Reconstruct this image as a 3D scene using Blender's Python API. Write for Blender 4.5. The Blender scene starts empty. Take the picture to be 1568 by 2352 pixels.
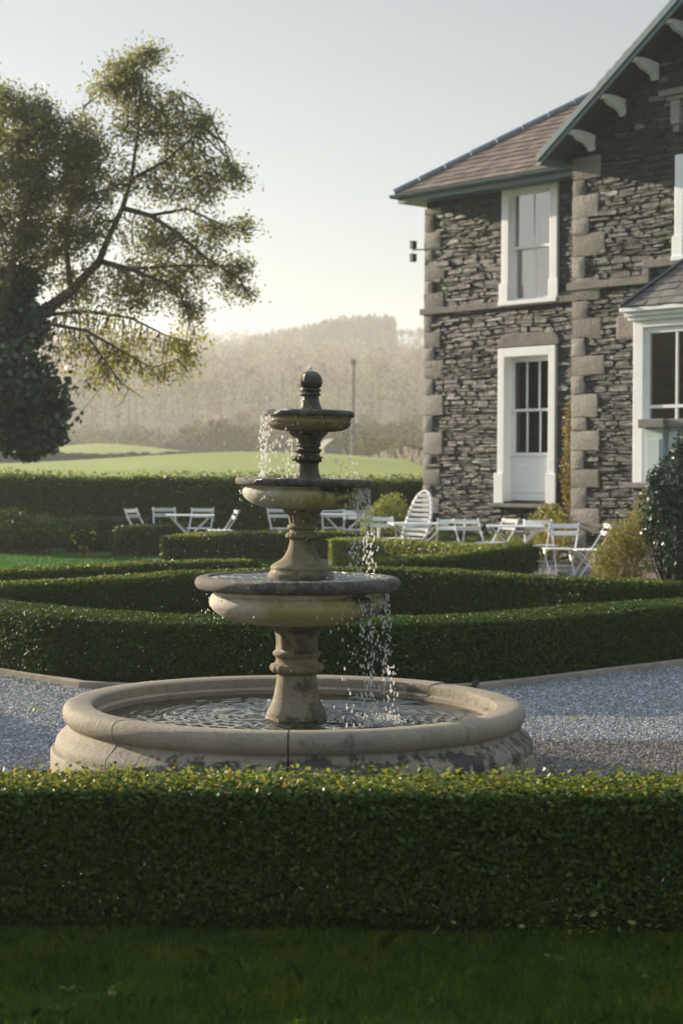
import bpy, bmesh, math, random
import numpy as np
from mathutils import Vector, Matrix

S = bpy.context.scene
COL = S.collection
rnd = random.Random(7)
RG = np.random.default_rng(11)
PI = math.pi
R = math.radians

# ---------------------------------------------------------------- camera numbers (photo measured at 1568x2352)
F = 4100.0; CX = 784.0; HY = 1085.0; EYE = 1.5; ROLL = R(0.4)
def ray(px, py):
    dx, dy = (px-CX)/F, (HY-py)/F
    return (dx*math.cos(ROLL)-dy*math.sin(ROLL), dx*math.sin(ROLL)+dy*math.cos(ROLL))
def at(px, py, D):
    a, b = ray(px, py); return Vector((a*D, D, EYE+b*D))

# ---------------------------------------------------------------- tagging
def tag(o, label=None, cat=None, group=None, kind=None):
    if label: o['label'] = label
    if cat: o['category'] = cat
    if group: o['group'] = group
    if kind: o['kind'] = kind
    return o
def empty(name, loc=(0,0,0), rz=0, label=None, cat=None, group=None):
    o = bpy.data.objects.new(name, None); COL.objects.link(o)
    o.location = loc; o.rotation_euler = (0,0,rz); o.empty_display_size = .1
    return tag(o, label, cat, group)
def copy_tree(o, parent=None):
    c = o.copy(); COL.objects.link(c); c.parent = parent
    for ch in list(o.children): copy_tree(ch, c)
    return c

# ---------------------------------------------------------------- mesh helpers
class MB:
    def __init__(s): s.v=[]; s.f=[]; s.m=[]
    def add(s, vs, fs, mi=0):
        n=len(s.v); s.v+= [tuple(p) for p in vs]
        for f in fs: s.f.append([i+n for i in f]); s.m.append(mi)
    def box(s, x0,x1,y0,y1,z0,z1, mi=0, M=None):
        vs=[Vector((x,y,z)) for z in (z0,z1) for x,y in ((x0,y0),(x1,y0),(x1,y1),(x0,y1))]
        if M: vs=[M@p for p in vs]
        s.add(vs, [(3,2,1,0),(4,5,6,7),(0,1,5,4),(1,2,6,5),(2,3,7,6),(3,0,4,7)], mi)
    def bar(s, a, b, w, h, mi=0, up=(0,0,1)):
        a=Vector(a); b=Vector(b); d=(b-a); L=d.length; d.normalize()
        upv=Vector(up); x=d.cross(upv)
        if x.length<1e-4: x=d.cross(Vector((1,0,0)))
        x.normalize(); z=x.cross(d)
        M=Matrix((( x.x,d.x,z.x,a.x),(x.y,d.y,z.y,a.y),(x.z,d.z,z.z,a.z),(0,0,0,1)))
        s.box(-w/2,w/2,0,L,-h/2,h/2,mi,M)
    def tube(s, pts, r, n=6, mi=0, cap=True):
        pts=[Vector(p) for p in pts]; k=len(pts)
        rs=r if hasattr(r,'__len__') else [r]*k
        d0=(pts[1]-pts[0]).normalized()
        u=d0.orthogonal().normalized(); base=len(s.v)
        for i,p in enumerate(pts):
            d=(pts[min(i+1,k-1)]-pts[max(i-1,0)]).normalized()
            u=(u-d*u.dot(d)).normalized(); w=d.cross(u)
            for j in range(n):
                a=2*PI*j/n; s.v.append(tuple(p+(u*math.cos(a)+w*math.sin(a))*rs[i]))
        for i in range(k-1):
            for j in range(n):
                a=base+i*n+j; b=base+i*n+(j+1)%n
                s.f.append([a,b,b+n,a+n]); s.m.append(mi)
        if cap:
            s.f.append([base+j for j in range(n)][::-1]); s.m.append(mi)
            s.f.append([base+(k-1)*n+j for j in range(n)]); s.m.append(mi)
    def prism(s, poly, axis, a0, a1, mi=0, M=None):
        n=len(poly); vs=[]
        for a in (a0,a1):
            for p,q in poly:
                v=(a,p,q) if axis==0 else ((p,a,q) if axis==1 else (p,q,a))
                vs.append(M@Vector(v) if M else v)
        fs=[list(range(n))[::-1], [n+i for i in range(n)]]
        for i in range(n): fs.append([i,(i+1)%n,n+(i+1)%n,n+i])
        s.add(vs,fs,mi)
    def lathe(s, prof, n=64, a0=0., a1=2*PI, fn=None, closed_profile=False, mi=0, caps=False):
        full=abs(a1-a0-2*PI)<1e-6; cols=n if full else n+1; k=len(prof); base=len(s.v)
        for j in range(cols):
            a=a0+(a1-a0)*j/n; c,sn=math.cos(a),math.sin(a)
            for i,(r,z) in enumerate(prof):
                rr=r if fn is None else r*fn(a,z,i)
                s.v.append((rr*c,rr*sn,z))
        m=k if closed_profile else k-1
        for j in range(n):
            j2=(j+1)%cols
            for i in range(m):
                i2=(i+1)%k
                s.f.append([base+j*k+i, base+j2*k+i, base+j2*k+i2, base+j*k+i2]); s.m.append(mi)
        if caps and not full:
            s.f.append([base+i for i in range(k)]); s.m.append(mi)
            s.f.append([base+n*k+i for i in range(k)][::-1]); s.m.append(mi)
    def build(s, name, mats, parent=None, smooth=None, bevel=0, bseg=2):
        me=bpy.data.meshes.new(name); me.from_pydata(s.v,[],s.f)
        mats=mats if isinstance(mats,(list,tuple)) else [mats]
        for m in mats: me.materials.append(m)
        if len(mats)>1: me.polygons.foreach_set('material_index', s.m)
        bm=bmesh.new(); bm.from_mesh(me)
        bmesh.ops.recalc_face_normals(bm, faces=bm.faces)
        bm.to_mesh(me); bm.free()
        if smooth is not None:
            me.polygons.foreach_set('use_smooth',[True]*len(me.polygons))
            me.set_sharp_from_angle(angle=R(smooth))
        o=bpy.data.objects.new(name,me); COL.objects.link(o)
        if parent: o.parent=parent
        if bevel:
            md=o.modifiers.new('bevel','BEVEL'); md.width=bevel; md.segments=bseg; md.limit_method='ANGLE'; md.angle_limit=R(40)
        return o

def mesh_polys(name, V, mats, parent=None, mi=None):
    """V: (N,k,3) array of separate polygons -> one mesh object"""
    N,k,_=V.shape
    me=bpy.data.meshes.new(name)
    me.vertices.add(N*k); me.vertices.foreach_set('co', V.reshape(-1).astype(np.float32))
    me.loops.add(N*k); me.loops.foreach_set('vertex_index', np.arange(N*k,dtype=np.int32))
    me.polygons.add(N); me.polygons.foreach_set('loop_start', np.arange(0,N*k,k,dtype=np.int32))
    mats=mats if isinstance(mats,(list,tuple)) else [mats]
    for m in mats: me.materials.append(m)
    if mi is not None: me.polygons.foreach_set('material_index', mi.astype(np.int32))
    me.update(calc_edges=True); me.validate()
    o=bpy.data.objects.new(name,me); COL.objects.link(o)
    if parent: o.parent=parent
    return o
def mesh_indexed(name, V, Fc, mats, parent=None, smooth=False):
    me=bpy.data.meshes.new(name); N,k=Fc.shape
    me.vertices.add(len(V)); me.vertices.foreach_set('co', V.reshape(-1).astype(np.float32))
    me.loops.add(N*k); me.loops.foreach_set('vertex_index', Fc.reshape(-1).astype(np.int32))
    me.polygons.add(N); me.polygons.foreach_set('loop_start', np.arange(0,N*k,k,dtype=np.int32))
    mats=mats if isinstance(mats,(list,tuple)) else [mats]
    for m in mats: me.materials.append(m)
    if smooth: me.polygons.foreach_set('use_smooth', np.ones(N,dtype=bool))
    me.update(calc_edges=True); me.validate()
    o=bpy.data.objects.new(name,me); COL.objects.link(o)
    if parent: o.parent=parent
    return o

def unit(a): return a/np.maximum(np.linalg.norm(a,axis=1,keepdims=True),1e-9)
LEAF6=np.array([(-.5,0),(-.18,.5),(.2,.44),(.5,0),(.2,-.44),(-.18,-.5)])
LEAF4=np.array([(-.5,0),(.05,.5),(.5,0),(.05,-.5)])
def leaves(P, N, L, W, k=4, spread=.6, var=.35):
    n=unit(N+RG.normal(size=P.shape)*spread)
    t=unit(np.cross(n, RG.normal(size=P.shape))); b=np.cross(n,t)
    s=(1-var+2*var*RG.random((len(P),1)))
    sh=LEAF6 if k==6 else LEAF4
    V=P[:,None,:]+ (t*s*L)[:,None,:]*sh[None,:,0,None] + (b*s*W)[:,None,:]*sh[None,:,1,None]
    if k==6:   # fold along the midrib a little
        V=V+ n[:,None,:]*(np.abs(sh[:,1])*W*.28)[None,:,None]
    return V
def wob(P, f, seed=0):
    r=np.random.default_rng(seed); out=np.zeros(len(P))
    for i in range(5):
        d=r.normal(size=3); d/=np.linalg.norm(d); out+=np.sin((P@d)*f*(.6+.35*i)+r.random()*7)/(1+.35*i)
    return out/3

# ---------------------------------------------------------------- materials
class NT:
    def __init__(s, name):
        s.m=bpy.data.materials.new(name); s.m.use_nodes=True; s.t=s.m.node_tree
        s.t.nodes.clear(); s.out=s.n('ShaderNodeOutputMaterial')
    def n(s, typ, **kw):
        nd=s.t.nodes.new(typ)
        for k,v in kw.items():
            if isinstance(k,str) and k.startswith('i_'):
                key=k[2:].replace('_',' ')
                s.set(nd.inputs[key], v)
            else: setattr(nd,k,v)
        return nd
    def set(s, inp, v):
        if isinstance(v, bpy.types.NodeSocket): s.t.links.new(v, inp)
        elif hasattr(inp,'default_value'):
            if isinstance(v,(tuple,list)) and len(v)==3 and inp.type=='RGBA': v=(*v,1)
            inp.default_value=v
    def link(s,a,b): s.t.links.new(a,b)
    def coord(s, which='Object', scale=None):
        c=s.n('ShaderNodeTexCoord').outputs[which]
        if scale is not None:
            mp=s.n('ShaderNodeMapping'); s.link(c,mp.inputs[0])
            mp.inputs['Scale'].default_value=scale if hasattr(scale,'__len__') else (scale,)*3
            c=mp.outputs[0]
        return c
    def noise(s, scale, detail=4, rough=.55, vec=None, out='Fac'):
        nd=s.n('ShaderNodeTexNoise'); nd.inputs['Scale'].default_value=scale; nd.inputs['Detail'].default_value=detail; nd.inputs['Roughness'].default_value=rough
        s.link(vec if vec is not None else s.coord(), nd.inputs['Vector']); return nd.outputs[out]
    def ramp(s, fac, stops, interp='LINEAR'):
        r=s.n('ShaderNodeValToRGB'); r.color_ramp.interpolation=interp
        e=r.color_ramp.elements
        while len(e)<len(stops): e.new(.5)
        for el,(p,c) in zip(e,stops):
            el.position=p; el.color=(*c,1) if len(c)==3 else c
        s.link(fac,r.inputs[0]); return r.outputs[0]
    def rng(s, v, a,b,c=0.,d=1.):
        m=s.n('ShaderNodeMapRange'); m.clamp=True; s.link(v,m.inputs[0])
        for i,x in zip((1,2,3,4),(a,b,c,d)): m.inputs[i].default_value=x
        return m.outputs[0]
    def mix(s, fac, a, b, blend='MIX'):
        m=s.n('ShaderNodeMix',data_type='RGBA',blend_type=blend)
        s.set(m.inputs[0],fac); s.set(m.inputs[6],a); s.set(m.inputs[7],b); return m.outputs[2]
    def math(s, op, a, b=0.):
        m=s.n('ShaderNodeMath',operation=op); s.set(m.inputs[0],a); s.set(m.inputs[1],b); return m.outputs[0]
    def bump(s, h, strength=.5, dist=.01, normal=None):
        b=s.n('ShaderNodeBump'); b.inputs['Strength'].default_value=strength; b.inputs['Distance'].default_value=dist
        s.link(h,b.inputs['Height'])
        if normal is not None: s.link(normal,b.inputs['Normal'])
        return b.outputs[0]
    def principled(s, col, rough=.6, normal=None, spec=.5, **kw):
        p=s.n('ShaderNodeBsdfPrincipled'); s.set(p.inputs['Base Color'],col); s.set(p.inputs['Roughness'],rough)
        s.set(p.inputs['Specular IOR Level'],spec)
        if normal is not None: s.link(normal,p.inputs['Normal'])
        for k,v in kw.items(): s.set(p.inputs[k.replace('_',' ')],v)
        return p.outputs[0]
    def fin(s, sh): s.link(sh,s.out.inputs[0]); return s.m
    def island(s): return s.n('ShaderNodeNewGeometry').outputs['Random Per Island']

def leaf_mat(name, stops, rough=.42, trans=.35, tcol=None, spec=.4, mottle=None):
    m=NT(name); isl=m.island(); col=m.ramp(isl, stops)
    if mottle: col=m.mix(m.rng(m.noise(mottle[0],4,.6),.42,.66,0,.75),col,m.mix(1.,col,mottle[1],'MULTIPLY'))
    p=m.principled(col, rough, spec=spec)
    tr=m.n('ShaderNodeBsdfTranslucent')
    m.link(m.mix(.5,col,tcol,'MIX') if tcol else col, tr.inputs[0])
    mx=m.n('ShaderNodeMixShader'); mx.inputs[0].default_value=trans; m.link(p,mx.inputs[1]); m.link(tr.outputs[0],mx.inputs[2])
    return m.fin(mx.outputs[0])
def plain(name, col, rough=.5, nscale=None, var=.12, bump=0., bscale=40, spec=.5, metallic=0.):
    m=NT(name); c=col; nrm=None
    if nscale:
        nz=m.noise(nscale,5,.6); c=m.mix(m.rng(nz,.3,.7),tuple(x*(1-var) for x in col),tuple(min(1,x*(1+var)) for x in col))
    if bump: nrm=m.bump(m.noise(bscale,4,.6),bump,.01)
    return m.fin(m.principled(c,rough,nrm,spec,Metallic=metallic))

M={}
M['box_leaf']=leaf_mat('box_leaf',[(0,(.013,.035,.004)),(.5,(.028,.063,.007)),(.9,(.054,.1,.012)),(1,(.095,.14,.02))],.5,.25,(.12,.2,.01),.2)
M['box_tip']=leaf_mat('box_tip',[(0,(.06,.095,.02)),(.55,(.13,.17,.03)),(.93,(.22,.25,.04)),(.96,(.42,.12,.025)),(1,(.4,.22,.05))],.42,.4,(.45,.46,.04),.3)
M['hedge_leaf']=leaf_mat('hedge_leaf',[(0,(.018,.04,.005)),(.6,(.032,.065,.008)),(1,(.065,.11,.015))],.5,.28,(.14,.22,.01),.22)
M['tall_leaf']=leaf_mat('tall_leaf',[(0,(.02,.045,.006)),(.6,(.038,.075,.01)),(1,(.08,.13,.018))],.5,.35,(.2,.3,.02),.22)
M['holly_leaf']=leaf_mat('holly_leaf',[(0,(.075,.095,.05)),(.6,(.12,.14,.065)),(.86,(.16,.165,.065)),(1,(.28,.25,.07))],.4,.55,(.5,.48,.13))
M['yellow_leaf']=leaf_mat('yellow_leaf',[(0,(.16,.16,.035)),(1,(.36,.33,.06))],.5,.55,(.65,.6,.08))
M['ivy_leaf']=leaf_mat('ivy_leaf',[(0,(.028,.064,.042)),(.7,(.045,.095,.064)),(1,(.08,.14,.09))],.38,.25)
M['lime_leaf']=leaf_mat('lime_leaf',[(0,(.1,.15,.03)),(.6,(.17,.23,.05)),(1,(.34,.36,.12))],.4,.45,(.5,.5,.06))
M['gold_leaf']=leaf_mat('gold_leaf',[(0,(.09,.11,.015)),(.6,(.2,.2,.022)),(1,(.4,.31,.03))],.5,.35,(.5,.4,.04))
M['orange_leaf']=leaf_mat('orange_leaf',[(0,(.08,.12,.02)),(.6,(.18,.2,.03)),(.9,(.28,.17,.03)),(1,(.32,.1,.03))],.5,.4,(.5,.3,.04))
M['dark_leaf']=leaf_mat('dark_leaf',[(0,(.014,.035,.02)),(.7,(.025,.055,.03)),(1,(.05,.085,.04))],.3,.15)
M['flower']=leaf_mat('flower',[(0,(.7,.5,.03)),(1,(.8,.6,.05))],.5,.3)
M['red_flower']=leaf_mat('red_flower',[(0,(.5,.08,.03)),(1,(.6,.2,.04))],.5,.3)
M['twig']=plain('twig',(.035,.028,.018),.9,30,.4)
M['bark']=plain('bark',(.085,.07,.05),.9,12,.35,.6,20)
M['dry_stem']=plain('dry_stem',(.3,.22,.13),.8,20,.3)
M['pole_wood']=plain('pole_wood',(.22,.18,.14),.85,4,.25)
M['white_paint']=plain('white_paint',(.86,.87,.87),.45,3,.05)
M['chair_paint']=plain('chair_paint',(.86,.86,.85),.4,15,.08)
M['teal_paint']=plain('teal_paint',(.1,.17,.19),.45,3,.12)
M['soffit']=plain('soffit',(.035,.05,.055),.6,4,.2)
M['lead']=plain('lead',(.16,.2,.25),.45,5,.2)
M['kerb']=plain('kerb',(.3,.26,.2),.9,9,.25,.5,40)
M['black_metal']=plain('black_metal',(.02,.02,.022),.4)
M['dark_room']=plain('dark_room',(.1,.085,.06),.9)
M['curtain']=plain('curtain',(.86,.84,.78),.8,6,.06)
M['grey_wood']=plain('grey_wood',(.14,.12,.1),.8,8,.25)
M['pale_panel']=plain('pale_panel',(.42,.5,.5),.55,3,.1)

def wall_stone():
    m=NT('slate_rubble'); i=m.island()
    c=m.ramp(i,[(0,(.01,.019,.021)),(.3,(.019,.032,.033)),(.55,(.029,.043,.042)),(.78,(.043,.053,.049)),(.92,(.085,.09,.08)),(.97,(.36,.38,.37)),(1,(.12,.08,.055))])
    nz=m.noise(9,6,.65); c=m.mix(m.rng(nz,.35,.75),m.mix(1.,c,(.6,.6,.6),'MULTIPLY'),c)
    li=m.noise(3.2,5,.7); c=m.mix(m.math('MULTIPLY',m.rng(li,.62,.72),.45),c,(.5,.5,.46))
    return m.fin(m.principled(c,m.rng(nz,.2,.8,.75,.4),m.bump(m.noise(28,6,.7),.9,.02),.5))
M['wall_stone']=wall_stone()
M['mortar']=plain('mortar',(.036,.038,.034),.95,8,.3)
def quoin():
    m=NT('quoin_stone'); i=m.island()
    c=m.ramp(i,[(0,(.25,.235,.21)),(.6,(.34,.315,.28)),(1,(.44,.415,.38))])
    nz=m.noise(7,6,.7); c=m.mix(m.rng(nz,.35,.7),m.mix(1.,c,(.78,.77,.74),'MULTIPLY'),c)
    li=m.noise(5,5,.75); c=m.mix(m.math('MULTIPLY',m.rng(li,.6,.68),.6),c,(.62,.62,.6))
    return m.fin(m.principled(c,.85,m.bump(m.noise(16,6,.7),1.,.035),.3))
M['quoin']=quoin()
M['dressed']=plain('dressed_stone',(.2,.185,.165),.85,6,.25,.5,25)
def slate_roof(name, cols):
    m=NT(name); c=m.ramp(m.island(),cols); nz=m.noise(6,5,.65)
    c=m.mix(m.rng(nz,.3,.75),m.mix(1.,c,(.7,.7,.7),'MULTIPLY'),c)
    return m.fin(m.principled(c,.6,m.bump(m.noise(22,5,.65),.5,.01),.5))
M['slate_brown']=slate_roof('slate_brown',[(0,(.125,.085,.058)),(.6,(.2,.138,.095)),(1,(.27,.19,.135))])
M['slate_grey']=slate_roof('slate_grey',[(0,(.14,.13,.115)),(.6,(.2,.185,.16)),(1,(.27,.25,.22))])
def glass(name,ior=1.8):
    m=NT(name); g=m.n('ShaderNodeBsdfGlossy'); g.inputs['Roughness'].default_value=.02; g.inputs[0].default_value=(1,1,1,1)
    t=m.n('ShaderNodeBsdfTransparent'); t.inputs[0].default_value=(.85,.88,.86,1)
    fr=m.n('ShaderNodeFresnel'); fr.inputs[0].default_value=ior
    m.link(m.bump(m.noise(1.3,2,.5),.06,.05),g.inputs['Normal'])
    mx=m.n('ShaderNodeMixShader'); m.link(fr.outputs[0],mx.inputs[0]); m.link(t.outputs[0],mx.inputs[1]); m.link(g.outputs[0],mx.inputs[2])
    return m.fin(mx.outputs[0])
M['glass']=glass('window_glass',3.6); M['door_glass']=glass('door_glass',1.7)

def fountain_stone(name, base, dark, moss, thr=.5, wet=.35, mossamt=.6, streak=False, darkx=None, scale=6., bands=(), bd=.009):
    """pale stone with its own dark algae patches, moss stains; wetter where it is dark"""
    m=NT(name); oc=m.coord()
    n1=m.noise(scale,6,.65,oc); n2=m.noise(scale*.45,5,.6,oc); n3=m.noise(scale*6,5,.7,oc)
    col=m.mix(m.rng(n3,.3,.75),tuple(x*.75 for x in base),tuple(min(1,x*1.15) for x in base))
    sep=m.n('ShaderNodeSeparateXYZ'); m.link(oc,sep.inputs[0])
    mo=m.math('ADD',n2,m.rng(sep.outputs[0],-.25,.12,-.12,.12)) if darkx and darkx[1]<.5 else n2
    col=m.mix(m.math('MULTIPLY',m.rng(mo,.42,.6),mossamt),col,moss)
    fac=n1
    if darkx is not None:      # darker to the right: water stain on bowls; rims get a painted sunlit left
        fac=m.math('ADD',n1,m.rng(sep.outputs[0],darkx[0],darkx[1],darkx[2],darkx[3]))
    if streak:
        st=m.noise(1.,4,.6,m.coord('Object',(9,9,1.2))); fac=m.math('ADD',m.math('MULTIPLY',fac,.6),m.math('MULTIPLY',st,.4))
    for z0,z1,z2,amt in bands:      # stain that has run down from z2 to z0, strongest at z1
        w=m.math('MULTIPLY',m.rng(sep.outputs[2],z0,z1),m.rng(sep.outputs[2],z2,z1)); st2=m.noise(1.,4,.65,m.coord('Object',(14,14,2.)))
        fac=m.math('ADD',fac,m.math('MULTIPLY',m.math('MULTIPLY',w,m.rng(st2,.36,.6)),amt))
    dk=m.rng(fac,thr,thr+.1); col=m.mix(dk,col,dark)
    rough=m.rng(dk,0,1,.8,wet)
    b=m.bump(m.noise(scale*9,5,.75,oc),.8,bd); b=m.bump(n1,.35,.012,b)
    return m.fin(m.principled(col,rough,b,.5))
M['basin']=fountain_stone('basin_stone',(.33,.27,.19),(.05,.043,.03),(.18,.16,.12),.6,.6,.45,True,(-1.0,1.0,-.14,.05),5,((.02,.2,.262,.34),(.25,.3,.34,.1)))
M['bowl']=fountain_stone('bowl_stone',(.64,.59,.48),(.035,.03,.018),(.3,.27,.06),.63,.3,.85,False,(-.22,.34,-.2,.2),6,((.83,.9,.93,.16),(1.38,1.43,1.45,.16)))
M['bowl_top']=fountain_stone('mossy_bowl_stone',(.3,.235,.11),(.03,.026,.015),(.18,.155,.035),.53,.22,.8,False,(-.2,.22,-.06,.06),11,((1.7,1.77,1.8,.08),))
M['rim_wet']=fountain_stone('wet_rim_stone',(.2,.175,.13),(.042,.038,.032),(.09,.08,.045),.5,.15,.5,False,(-.42,-.1,-.16,.1),20,(),.02)  # sunlight on the left side painted in as paler stone
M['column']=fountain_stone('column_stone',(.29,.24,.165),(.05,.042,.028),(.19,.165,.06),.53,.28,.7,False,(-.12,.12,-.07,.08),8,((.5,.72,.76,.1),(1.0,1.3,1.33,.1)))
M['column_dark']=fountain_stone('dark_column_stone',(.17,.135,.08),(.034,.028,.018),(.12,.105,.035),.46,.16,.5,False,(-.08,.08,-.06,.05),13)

def water(name, tint, sc, strength):
    m=NT(name); oc=m.coord()
    n=m.noise(sc,3,.55,oc); n2=m.noise(sc*3.1,2,.5,oc)
    b=m.bump(n,strength,.03); b=m.bump(n2,strength*.5,.012,b)
    p=m.principled(tint,.03,b,1.,IOR=1.33,**{'Transmission_Weight':.55})
    return m.fin(p)
M['water']=water('pool_water',(.035,.04,.02),5,.22)
def drops():
    m=NT('water_drops'); p=m.principled((.95,.96,.97),.05,None,.8,Transmission_Weight=.55,IOR=1.33)
    t=m.n('ShaderNodeBsdfTranslucent'); t.inputs[0].default_value=(1,1,.98,1)
    mx=m.n('ShaderNodeMixShader'); mx.inputs[0].default_value=.62; m.link(p,mx.inputs[1]); m.link(t.outputs[0],mx.inputs[2])
    return m.fin(mx.outputs[0])
M['drops']=drops()

def grass_mat(name, stops, s1=.8, s2=12, bump=.4):
    m=NT(name); oc=m.coord()
    n=m.noise(s1,5,.6,oc); n2=m.noise(s2,5,.7,oc)
    f=m.math('ADD',m.math('MULTIPLY',n,.6),m.math('MULTIPLY',n2,.4))
    c=m.ramp(f,stops)
    return m.fin(m.principled(c,.9,m.bump(n2,bump,.03),.2))
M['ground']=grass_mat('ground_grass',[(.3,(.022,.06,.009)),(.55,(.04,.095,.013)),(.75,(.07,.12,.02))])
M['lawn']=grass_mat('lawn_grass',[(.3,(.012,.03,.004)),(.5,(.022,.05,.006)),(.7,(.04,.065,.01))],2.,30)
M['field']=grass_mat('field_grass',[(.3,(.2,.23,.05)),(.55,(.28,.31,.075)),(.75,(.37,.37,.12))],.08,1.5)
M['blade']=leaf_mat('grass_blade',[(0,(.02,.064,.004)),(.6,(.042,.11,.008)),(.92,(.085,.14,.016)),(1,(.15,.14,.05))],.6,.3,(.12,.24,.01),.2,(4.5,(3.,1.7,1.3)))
M['soil']=plain('soil',(.05,.036,.024),.95,20,.4,.6,60)
def gravel():
    m=NT('gravel'); oc=m.coord()
    v=m.n('ShaderNodeTexVoronoi'); v.inputs['Scale'].default_value=60; m.link(oc,v.inputs['Vector'])
    c=m.ramp(v.outputs['Color'],[(0,(.12,.12,.12)),(.5,(.22,.22,.22)),(1,(.34,.33,.32))])
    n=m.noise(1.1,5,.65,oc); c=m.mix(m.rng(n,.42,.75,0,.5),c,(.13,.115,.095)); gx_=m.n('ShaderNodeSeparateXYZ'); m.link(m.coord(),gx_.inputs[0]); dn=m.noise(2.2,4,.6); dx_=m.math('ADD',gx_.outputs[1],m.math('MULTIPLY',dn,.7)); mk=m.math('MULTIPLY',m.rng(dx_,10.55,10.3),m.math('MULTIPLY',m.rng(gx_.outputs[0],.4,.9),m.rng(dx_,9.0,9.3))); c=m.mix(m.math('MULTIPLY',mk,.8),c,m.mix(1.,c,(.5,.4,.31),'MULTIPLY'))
    return m.fin(m.principled(c,.85,m.bump(v.outputs['Distance'],1.,.015),.3))
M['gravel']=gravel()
def pebble():
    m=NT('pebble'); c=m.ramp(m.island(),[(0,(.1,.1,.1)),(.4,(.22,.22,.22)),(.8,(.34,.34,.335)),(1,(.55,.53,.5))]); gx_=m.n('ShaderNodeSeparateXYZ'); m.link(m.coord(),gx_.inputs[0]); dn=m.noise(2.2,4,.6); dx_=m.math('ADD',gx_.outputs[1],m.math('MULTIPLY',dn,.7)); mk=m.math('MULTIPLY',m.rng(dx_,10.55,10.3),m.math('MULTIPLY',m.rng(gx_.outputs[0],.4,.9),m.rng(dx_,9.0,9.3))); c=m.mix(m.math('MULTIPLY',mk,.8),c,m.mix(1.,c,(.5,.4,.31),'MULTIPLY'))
    return m.fin(m.principled(c,.75,None,.4))
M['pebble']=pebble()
def paving():
    m=NT('paving'); b=m.n('ShaderNodeTexBrick'); m.link(m.coord('Object',.9),b.inputs['Vector'])
    b.inputs['Color1'].default_value=(.26,.2,.15,1); b.inputs['Color2'].default_value=(.2,.16,.12,1); b.inputs['Mortar'].default_value=(.07,.06,.045,1)
    b.inputs['Mortar Size'].default_value=.012
    c=m.mix(m.rng(m.noise(6),.3,.7),m.mix(1.,b.outputs[0],(.7,.7,.7),'MULTIPLY'),b.outputs[0])
    return m.fin(m.principled(c,.9,m.bump(m.noise(20),.4,.01),.3))
M['paving']=paving()
def wood_mat(name, stops):
    m=NT(name); c=m.ramp(m.island(),stops)
    g=m.noise(.02,3,.5); c=m.mix(m.rng(g,.4,.65),c,m.mix(1.,c,(.8,.95,.6),'MULTIPLY')); g2=m.noise(.16,2,.5); c=m.mix(m.rng(g2,.38,.62),m.mix(1.,c,(.4,.4,.4),'MULTIPLY'),m.mix(1.,c,(1.6,1.5,1.4),'MULTIPLY'))
    p=m.principled(c,.95,None,.1); t=m.n('ShaderNodeBsdfTranslucent'); m.link(c,t.inputs[0])
    mx=m.n('ShaderNodeMixShader'); mx.inputs[0].default_value=.25; m.link(p,mx.inputs[1]); m.link(t.outputs[0],mx.inputs[2])
    return m.fin(mx.outputs[0])
M['bare_wood']=wood_mat('bare_wood',[(0,(.15,.12,.082)),(.5,(.24,.195,.138)),(1,(.38,.315,.235))])
M['conifer']=wood_mat('conifer',[(0,(.022,.032,.02)),(.6,(.036,.046,.026)),(1,(.055,.065,.038))])
M['scrub']=wood_mat('scrub',[(0,(.08,.07,.035)),(.6,(.13,.12,.055)),(1,(.2,.18,.09))])
M['hill_floor']=plain('hill_floor',(.09,.075,.05),.95,.05,.3)
M['fieldstone']=plain('fieldstone',(.1,.09,.075),.9,3,.4,.8,6)
M['barn']=plain('barn_wall',(.17,.15,.125),.9,2,.15)
M['barn_roof']=plain('barn_roof',(.24,.21,.18),.7,2,.15)

# ================================================================ TERRAIN
def sm(x,a,b):
    t=np.clip((x-a)/(b-a),0,1); return t*t*(3-2*t)
def terrain(x,y):
    x=np.asarray(x,float); y=np.asarray(y,float)
    z=1.75*sm(y,38,105)
    z=z+.95*np.exp(-((x+4.5)/11)**2)*sm(y,60,108)*(1-sm(y,112,150))
    z=z-.5*sm(y,108,122)*(1-sm(y,122,150))
    z=z+1.6*sm(y,122,190)
    z=z+1.0*np.exp(-((x+24)/7)**2-((y-180)/20)**2)
    hill=np.clip((y-250)/450,0,1.15)
    left=1-.0009*np.clip(-x-60,0,300)
    right=1-.30*sm(x,24,75)*sm(y,480,700)
    z=z+46*hill*left*right+1.2*np.sin(x*.03+1)*np.sin(y*.021)*sm(y,250,400)
    z=z-60*sm(y,760,1150)
    return z
ys=np.concatenate([np.linspace(-30,36,23),np.linspace(38,130,60),np.linspace(133,260,44),np.geomspace(265,1150,60)])
us=np.linspace(-1,1,121)
us=np.sign(us)*np.abs(us)**2.0
gx=us[None,:]*(60+np.abs(ys)*.9+0)[:,None]; gy=np.repeat(ys[:,None],121,1)
gz=terrain(gx,gy)
V=np.stack([gx,gy,gz],-1).reshape(-1,3)
ii=np.arange(len(ys)-1)[:,None]*121+np.arange(120)[None,:]
Fq=np.stack([ii,ii+1,ii+122,ii+121],-1).reshape(-1,4)
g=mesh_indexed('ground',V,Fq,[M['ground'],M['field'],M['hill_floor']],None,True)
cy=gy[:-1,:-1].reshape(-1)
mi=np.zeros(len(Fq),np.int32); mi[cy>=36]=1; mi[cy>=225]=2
g.data.polygons.foreach_set('material_index',mi); tag(g,kind='structure')

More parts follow.
